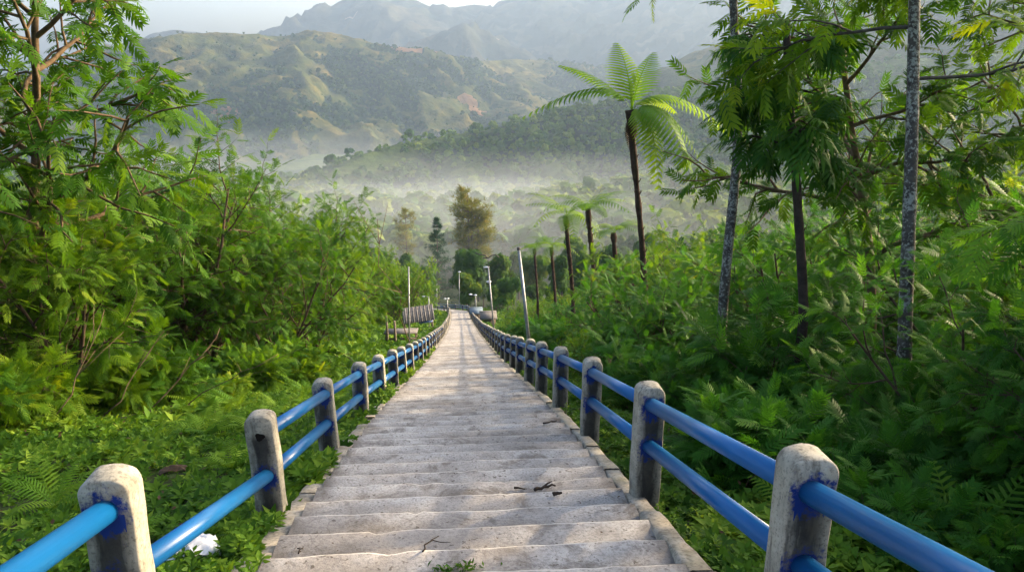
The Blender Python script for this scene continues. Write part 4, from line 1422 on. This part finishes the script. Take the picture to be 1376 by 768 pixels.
def pine(name, px, py_top, py_bot, d, label, seed, mat="pine", clear=0.35, spread=0.2, conic=False, rad=0.02, whorls=22, twin=False):
    top, low = at(px, py_top, d), at(px, py_bot, d)
    g0 = gz(low[0], low[1])
    base = np.array([low[0], low[1], g0])
    H = top[2] - g0
    r = np.random.default_rng(seed)
    root = link(name, None, loc=base, label=label, cat="conifer")
    w = Geo()
    stems = [((0, 0), 1.0)] if not twin else [((-0.035 * H, 0), 1.0), ((0.07 * H, 0.02 * H), 0.80), ((0.00 * H, 0.05 * H), 0.9)]
    P, D, S_, TT = [], [], [], []
    for (ox, oy), hs in stems:
        Hs = H * hs
        bend = r.normal(0, 0.012, 2) * Hs
        ax = lambda q: np.array([ox * (0.35 + 0.65 * q) + bend[0] * q, oy + bend[1] * q, Hs * q])
        w.tube([ax(q) for q in np.linspace(-0.02, 1, 9)], np.linspace(rad * H * 0.55, rad * H * 0.07, 9), 8, cap=False)
        for i in range(whorls):
            q = clear + (1 - clear) * (i + r.random() * 0.6) / whorls
            if conic:
                ln = H * spread * (1.03 - q) / (1 - clear) * r.uniform(0.75, 1.15)
            else:
                u = (q - clear) / (1 - clear)
                ln = H * spread * (math.sin(PI * (0.22 + 0.66 * u)) ** 0.8) * r.uniform(0.55, 1.2) * (1 if u < 0.9 else 0.7)
            for j in range(5 if conic else 4):
                a = r.uniform(0, 6.28)
                el = r.uniform(-0.15, 0.2) if conic else r.uniform(0.0, 0.5)
                dr = np.array([math.cos(a) * math.cos(el), math.sin(a) * math.cos(el), math.sin(el)])
                b0 = ax(q)
                b1 = b0 + dr * ln * 0.6
                b2 = b0 + dr * ln + [0, 0, ln * 0.14]
                w.tube([b0, b1, b2], [0.006 * H * 0.5, 0.004 * H * 0.5, 0.002 * H * 0.5], 4, cap=False)
                m_ = 11 if conic else 8
                for u in np.linspace(0.22 if conic else 0.5, 1.0, m_):
                    pp = (b0 + (b1 - b0) * u / 0.6) if u < 0.6 else b1 + (b2 - b1) * (u - 0.6) / 0.4
                    P.append(pp + r.normal(0, ln * (0.10 if conic else 0.14), 3) * [1, 1, 0.6])
                    D.append(dr + r.normal(0, 0.4, 3) + [0, 0, 0.25])
                    S_.append(H * (0.036 if conic else 0.040) * r.uniform(0.7, 1.2))
                    TT.append(np.clip(0.4 + r.normal(0, 0.16), 0, 1))
    w.build("trunk", MAT["bark_far"], root)
    P, D = np.array(P), np.array(D)
    Geo().place(NEED, P, D, r.normal(0, 1, P.shape) + [0, 0, 1.0], np.array(S_), np.array(TT)).build("crown", MAT[mat], root)


pine("pine_tree", 634, 250, 372, 185, "tallest pine with bare lower trunks, rising before the mist bank", 221, clear=0.44, spread=0.17, twin=True, rad=0.03, whorls=17)
pine("fir_tree", 589, 288, 378, 170, "dark green pointed fir just left of the tallest pine", 222, "fir", 0.08, 0.28, True, 0.022, 22)
pine("pine_tree", 548, 277, 372, 200, "small hazy pine with a round top, left of the dark fir", 223, "pine", 0.45, 0.13, False, 0.02, 14)

# ---------------------------------------------------------------- woods that read as one mass
def clump(seed, n=56):
    r = np.random.default_rng(seed)
    P, X, N, s, _ = cloud_crown(seed, n, 1.0, 0.55, 5, 0.30, 0.9)
    g = Geo().place(quad_tm(0.42), P, X, N, s, np.full(n, 0.5))
    V, Q, _, _ = g.arrays()
    return V, Q


CL = [clump(s) for s in (1, 2, 3, 4)]


def wood_mass(name, pos, sizes, seed, mat, label, tints=None):
    r = np.random.default_rng(seed)
    n = len(pos)
    az = r.uniform(0, 6.28, n)
    X = np.stack([np.cos(az), np.sin(az), 0 * az], -1)
    N = np.tile([0, 0, 1.0], (n, 1)) + r.normal(0, 0.05, (n, 3))
    tint = np.clip(r.normal(0.45, 0.22, n), 0, 1) if tints is None else tints
    g = Geo()
    w = r.integers(0, 4, n)
    for i in range(4):
        k = w == i
        g.place(CL[i], pos[k], X[k], N[k], sizes[k], tint[k])
    g.build(name, mat, kind="stuff", label=label, cat="woodland")


r = np.random.default_rng(231)
n = 3800
yy = r.uniform(225, 900, n * 2)
xx = r.uniform(-0.72, 0.86, n * 2) * yy
k = (yy > 235)
xx, yy = xx[k][:n], yy[k][:n]
wood_mass("valley_wood", np.stack([xx, yy, ground_z(xx, yy) - 1], -1), r.uniform(8, 15, n), 232, MAT["far_leaf"], "hazy woodland filling the valley floor under the mist")

# ---------------------------------------------------------------- hills and mountains
def heightfield(spines, lat, dist, cell, slope, pw, nz, seed, floor):
    """Ridges falling away on both sides; the grid is laid along the line of sight's heading."""
    nu, nv = int((lat[1] - lat[0]) / cell), int((dist[1] - dist[0]) / cell)
    U, D = np.meshgrid(np.linspace(lat[0], lat[1], nu), np.linspace(dist[0], dist[1], nv), indexing="ij")
    h = np.array([math.sin(YAW), math.cos(YAW)])
    X, Y = U * rgt[0] + D * h[0], U * rgt[1] + D * h[1]
    wx = X + 70 * nz * (fbm(X * 0.006, Y * 0.006, 3, seed + 40) - 0.5)
    wy = Y + 70 * nz * (fbm(X * 0.006, Y * 0.006, 3, seed + 41) - 0.5)
    Z = np.full(X.shape, -1e9)
    near = np.full(X.shape, 1e9)
    for sp, kslope in spines:
        P = np.array([atr(*q) for q in sp])
        s = np.concatenate([[0], np.cumsum(np.linalg.norm(np.diff(P[:, :2], axis=0), axis=1))])
        q = np.arange(0, s[-1], cell * 1.2)
        S = np.stack([np.interp(q, s, P[:, i]) for i in range(3)], -1)
        for a, b, c in S:
            d = np.sqrt((wx - a) ** 2 + (wy - b) ** 2)
            Z = np.maximum(Z, c - kslope * slope * d ** pw)
            near = np.minimum(near, d)
    damp = np.clip(near / 90, 0.08, 1)
    rd = fbm(X * 0.010, Y * 0.010, 5, seed, True) - 0.55
    Z = Z + (fbm(X * 0.0042, Y * 0.0042, 3, seed + 3, True) - 0.55) * 60 * nz * np.clip(near / 160, 0.03, 1)
    Z = Z + rd * 62 * nz * damp + (fbm(X * 0.035, Y * 0.035, 3, seed + 7, True) - 0.5) * 9 * nz * np.clip(near / 40, 0.2, 1)
    Z = np.maximum(Z, floor)
    return X, Y, Z, nu, nv


def woodedness(X, Y, Z, freq, seed, bias):
    """How wooded the slopes are: hollows and noise patches, 0 to 1."""
    hol = (Z - (np.roll(Z, 6, 0) + np.roll(Z, -6, 0) + np.roll(Z, 6, 1) + np.roll(Z, -6, 1)) / 4)
    w_ = fbm(X * freq, Y * freq, 5, seed, gain=0.6) - np.clip(hol, -8, 8) * 0.022 + bias
    return np.clip((w_ - 0.46) / 0.09, 0, 1)


def mountain(name, spines, lat, dist, cell, slope, pw, nz, seed, floor, mat, label, earth=None, wood=(0.006, 8, 0.0)):
    X, Y, Z, nu, nv = heightfield(spines, lat, dist, cell, slope, pw, nz, seed, floor)
    W = woodedness(X, Y, Z, *wood)
    tint = 0.5 * W
    if earth:
        for (px, py, rr, rad) in earth:
            c = atr(px, py, rr)
            dd = np.sqrt((X - c[0]) ** 2 + (Y - c[1]) ** 2 + (Z - c[2]) ** 2)
            e = np.clip(1.3 - dd / rad, 0, 1) * (0.4 + 1.0 * fbm(X * 0.03, Y * 0.03, 3, 77))
            tint = np.where(e > 0.5, 0.5 + e / 2, tint)
    Geo().add(np.stack([X, Y, Z], -1).reshape(-1, 3), grid_faces(nu, nv), tint=np.clip(tint, 0, 1).ravel()).build(name, mat, smooth=True, kind="structure", label=label, cat="mountain" if "mountain" in name else "hill")
    return X, Y, Z, W


def sow(H, n, seed, zmin, cell):
    """Tree positions on a slope, thick where it is wooded and a few elsewhere."""
    X, Y, Z, W = H
    r = np.random.default_rng(seed)
    pr = (W ** 1.5 + 0.035) * (Z > zmin)
    idx = r.choice(X.size, n, replace=False, p=pr.ravel() / pr.sum())
    return np.stack([X.ravel()[idx], Y.ravel()[idx], Z.ravel()[idx]], -1) + r.uniform(-cell / 2, cell / 2, (n, 3)) * [1, 1, 0] - [0, 0, 1.5], W.ravel()[idx], r


# wooded spur above the mist, falling to the left
spur = [([(440, 232, 760), (480, 205, 800), (540, 192, 830), (620, 182, 850), (690, 168, 860), (760, 150, 880), (830, 136, 900), (900, 122, 930), (980, 108, 960), (1080, 92, 1000), (1200, 80, 1000), (1400, 70, 1000)], 1.0),
        ([(700, 168, 860), (740, 215, 740), (780, 250, 660)], 1.15), ([(860, 130, 905), (900, 190, 760), (940, 235, 660)], 1.15), ([(1020, 100, 970), (1080, 170, 790), (1120, 210, 680)], 1.1), ([(600, 186, 845), (620, 225, 740), (630, 255, 680)], 1.2)]
H = mountain("wooded_hill", spur, (-330, 950), (560, 1250), 7, 0.55, 0.95, 0.6, 301, -118, MAT["hill_green"], "low wooded spur above the mist bank", None, (0.010, 18, 0.05))
P, W, r = sow(H, 8500, 311, -112, 7)
wood_mass("hill_wood", P, r.uniform(5, 12, len(P)) * (0.55 + 0.75 * r.random(len(P))), 312, MAT["spur_leaf"], "trees and scrub covering the low spur above the mist")

# the big grassy mountain
M1 = [([(-260, 160, 1500), (-60, 118, 1600), (60, 98, 1680), (150, 80, 1720), (200, 62, 1740), (240, 48, 1750), (290, 40, 1760), (330, 45, 1790), (370, 47, 1830), (410, 39, 1850), (455, 45, 1860), (500, 56, 1860), (530, 60, 1870), (560, 67, 1900), (600, 82, 1950),
           (640, 82, 2050), (700, 79, 2150), (745, 82, 2200), (800, 92, 2250), (880, 105, 2300), (1000, 110, 2350)], 1.0),
      ([(290, 40, 1760), (262, 75, 1640), (225, 115, 1520), (190, 160, 1400), (165, 205, 1290)], 1.0),
      ([(350, 46, 1810), (345, 95, 1640), (330, 140, 1500), (350, 185, 1370), (380, 225, 1260)], 1.0),
      ([(455, 45, 1860), (460, 95, 1680), (440, 140, 1540), (430, 180, 1420), (440, 215, 1320)], 1.0),
      ([(520, 60, 1865), (560, 100, 1720), (590, 130, 1600), (580, 165, 1480), (560, 195, 1390)], 1.05),
      ([(600, 82, 1950), (650, 115, 1800), (680, 140, 1680), (670, 170, 1560)], 1.05),
      ([(700, 79, 2150), (740, 115, 1980), (770, 140, 1850), (770, 160, 1740)], 1.05),
      ([(150, 80, 1720), (110, 130, 1560), (80, 190, 1400)], 1.0)]
H = mountain("mountain", M1, (-1250, 900), (1130, 2550), 7, 0.60, 0.97, 1.5, 321, -140, MAT["hill"], "big grassy mountain with wooded gullies and a bare red scar",
                      [(545, 72, 1860, 60), (575, 82, 1890, 50), (600, 92, 1920, 40), (300, 160, 1440, 45), (640, 150, 1640, 35), (632, 132, 1680, 35)])
P, W, r = sow(H, 15000, 331, -132, 7)
wood_mass("mountain_wood", P, (4 + 9 * r.random(len(P)) ** 1.6) * (0.6 + 0.5 * W), 332, MAT["wood_leaf"], "woods and lone trees in the gullies of the big mountain")

# far ranges
M2 = [([(120, 75, 3300), (200, 44, 3350), (230, 39, 3400), (265, 44, 3400), (310, 62, 3400), (350, 45, 3450), (400, 24, 3500), (440, 6, 3550), (470, -8, 3600), (510, -14, 3600), (540, -4, 3600), (570, 6, 3600), (610, 10, 3650), (640, 6, 3700), (668, 8, 3700), (700, -10, 3700),
           (740, -26, 3700), (775, -12, 3700), (796, 3, 3700), (815, -10, 3650), (860, -30, 3600), (950, -50, 3500), (1100, -60, 3400), (1300, -60, 3200), (1500, -60, 3000)], 1.0),
      ([(510, -14, 3600), (560, 25, 3350), (610, 50, 3150), (650, 75, 2950)], 1.0), ([(450, 2, 3550), (450, 45, 3250)], 1.0), ([(740, -26, 3700), (790, 15, 3450), (830, 45, 3250), (850, 80, 3000)], 1.0), ([(700, -10, 3700), (700, 35, 3400), (720, 70, 3100)], 1.0),
      ([(860, -30, 3600), (900, 30, 3200), (930, 80, 2800)], 1.0),
      ([(555, 75, 2850), (590, 44, 2850), (625, 28, 2850), (655, 45, 2850), (690, 66, 2800), (740, 80, 2750), (800, 95, 2700)], 1.1)]
mountain("far_mountain", M2, (-1900, 2300), (2500, 4100), 16, 0.62, 0.98, 1.7, 341, -140, MAT["hill_far"], "far jagged range fading into the haze", [(610, 45, 3150, 90), (480, 30, 3400, 90), (660, 60, 2820, 50)])
# hill on the right, dim in the glare
M3 = [([(860, 140, 1650), (900, 105, 1620), (940, 78, 1600), (980, 55, 1580), (1050, 25, 1550), (1150, 0, 1500), (1280, -30, 1450), (1450, -60, 1400), (1700, -60, 1300)], 1.0), ([(1050, 25, 1550), (1060, 90, 1350), (1080, 140, 1200)], 1.0), ([(1280, -30, 1450), (1260, 60, 1200), (1250, 120, 1060)], 1.0)]
mountain("side_hill", M3, (200, 1900), (1000, 2100), 14, 0.60, 0.97, 1.0, 351, -140, MAT["hill"], "steep hill on the right dim behind glowing haze")

# ---------------------------------------------------------------- mist
def volume_mat(name, density, color, aniso):
    t = NT(name)
    p = t.n("ShaderNodeVolumePrincipled")
    p.inputs["Density"].default_value = density
    p.inputs["Color"].default_value = (*color, 1)
    p.inputs["Anisotropy"].default_value = aniso
    t.l(p.outputs[0], t.out.inputs["Volume"])
    return t.m


def mist_mat(dens, seed, ns):
    """Mist that thins toward its rim and is torn by noise."""
    t = NT("mist air")
    v = t.coords()
    ln = t.n("ShaderNodeVectorMath", operation="LENGTH")
    t.l(v, ln.inputs[0])
    fall = t.math("SUBTRACT", 1.0, t.math("POWER", ln.outputs["Value"], 1.5), clamp=True)
    off = t.n("ShaderNodeMapping")
    off.inputs["Location"].default_value = (seed * 3.1, seed * 1.7, seed)
    off.inputs["Scale"].default_value = (ns, ns, ns * 0.6)
    t.l(v, off.inputs["Vector"])
    n_ = t.noise(off.outputs[0], 1.0, 3, 0.6, 0.6)
    k = t.ramp(n_, [(0.34, 0.0), (0.68, 1.0)])
    d = t.math("MULTIPLY", t.math("MULTIPLY", fall, k), dens * 2)
    p = t.n("ShaderNodeVolumePrincipled")
    t.l(d, p.inputs["Density"])
    p.inputs["Color"].default_value = (0.78, 0.84, 0.93, 1)
    p.inputs["Anisotropy"].default_value = 0.1
    t.l(p.outputs[0], t.out.inputs["Volume"])
    t.m.cycles.volume_step_rate = 0.6
    return t.m


def mist(px, py, d, sx, sy, sz, dens, seed, label, ns=3.0):
    n, m_ = 32, 15
    V, Q, T = [(0, 0, -1)], [], []
    for j in range(1, m_):
        ph = -PI / 2 + PI * j / m_
        V += [(math.cos(a) * math.cos(ph), math.sin(a) * math.cos(ph), math.sin(ph)) for a in np.linspace(0, 2 * PI, n, endpoint=False)]
    V.append((0, 0, 1))
    for j in range(m_ - 2):
        Q += [(1 + j * n + i, 1 + j * n + (i + 1) % n, 1 + (j + 1) * n + (i + 1) % n, 1 + (j + 1) * n + i) for i in range(n)]
    T += [(0, 1 + (i + 1) % n, 1 + i) for i in range(n)] + [(len(V) - 1, len(V) - 1 - n + i, len(V) - 1 - n + (i + 1) % n) for i in range(n)]
    o = Geo().add(V, Q, T).build("mist", mist_mat(dens, seed, ns), None, at(px, py, d), smooth=True, kind="stuff", label=label, cat="mist")
    o.scale = (sx, sy, sz)
    o.rotation_euler = (0, 0, -YAW)


mist(610, 284, 440, 250, 110, 18, 0.0036, 1, "bright mist bank lying behind the tallest pine", 3.0)
mist(690, 255, 590, 380, 120, 36, 0.0007, 4, "thin veil of mist rising up the wooded spur", 4.0)
mist(420, 228, 950, 420, 200, 60, 0.0010, 2, "blue mist in the far valley between the big mountain and the spur", 3.0)
mist(610, 315, 240, 170, 130, 26, 0.0024, 5, "thin mist drifting among the valley trees near the fir", 2.5)

# haze box round everything
hb = Geo().box((400, 2050, 230), (7200, 4300, 742))
hb.build("haze", volume_mat("morning haze", 0.00015, (0.49, 0.65, 0.88), 0.35), kind="stuff", label="pale morning haze filling the whole valley", cat="haze")

# ---------------------------------------------------------------- light
SUN_AZ, SUN_EL = math.radians(64), math.radians(18)     # azimuth clockwise from the stairs' heading
w = bpy.data.worlds.new("World")
SC.world = w
w.use_nodes = True
nt = w.node_tree
nt.nodes.clear()
sky = nt.nodes.new("ShaderNodeTexSky")
sky.sky_type = "NISHITA"
sky.sun_disc = False
sky.sun_elevation = SUN_EL
sky.sun_rotation = SUN_AZ
sky.air_density = 0.8
sky.dust_density = 7.0
sky.ozone_density = 1.0
bg = nt.nodes.new("ShaderNodeBackground")
bg.inputs["Strength"].default_value = 0.14
ow = nt.nodes.new("ShaderNodeOutputWorld")
nt.links.new(sky.outputs[0], bg.inputs["Color"])
nt.links.new(bg.outputs[0], ow.inputs["Surface"])
sd = bpy.data.lights.new("sun", "SUN")
sd.energy = 2.7
sd.angle = math.radians(1.2)
sd.color = (1.0, 0.77, 0.47)
so = bpy.data.objects.new("sun", sd)
COL.objects.link(so)
to_sun = Vector((math.sin(SUN_AZ) * math.cos(SUN_EL), math.cos(SUN_AZ) * math.cos(SUN_EL), math.sin(SUN_EL)))
so.rotation_euler = to_sun.to_track_quat("Z", "Y").to_euler()

SC.view_settings.view_transform = "Standard"
SC.view_settings.look = "None"
SC.view_settings.gamma = 1
SC.view_settings.use_curve_mapping = False
SC.view_settings.exposure = 2.15
SC.render.engine = "CYCLES"
cy = SC.cycles
cy.use_denoising = True
cy.denoiser = "OPENIMAGEDENOISE"
cy.max_bounces = 9
cy.diffuse_bounces = 7
cy.glossy_bounces = 2
cy.transmission_bounces = 7
cy.transparent_max_bounces = 6
cy.volume_bounces = 1
cy.caustics_reflective = cy.caustics_refractive = False
cy.sample_clamp_indirect = 6
cy.use_adaptive_sampling = True
cy.adaptive_threshold = 0.02
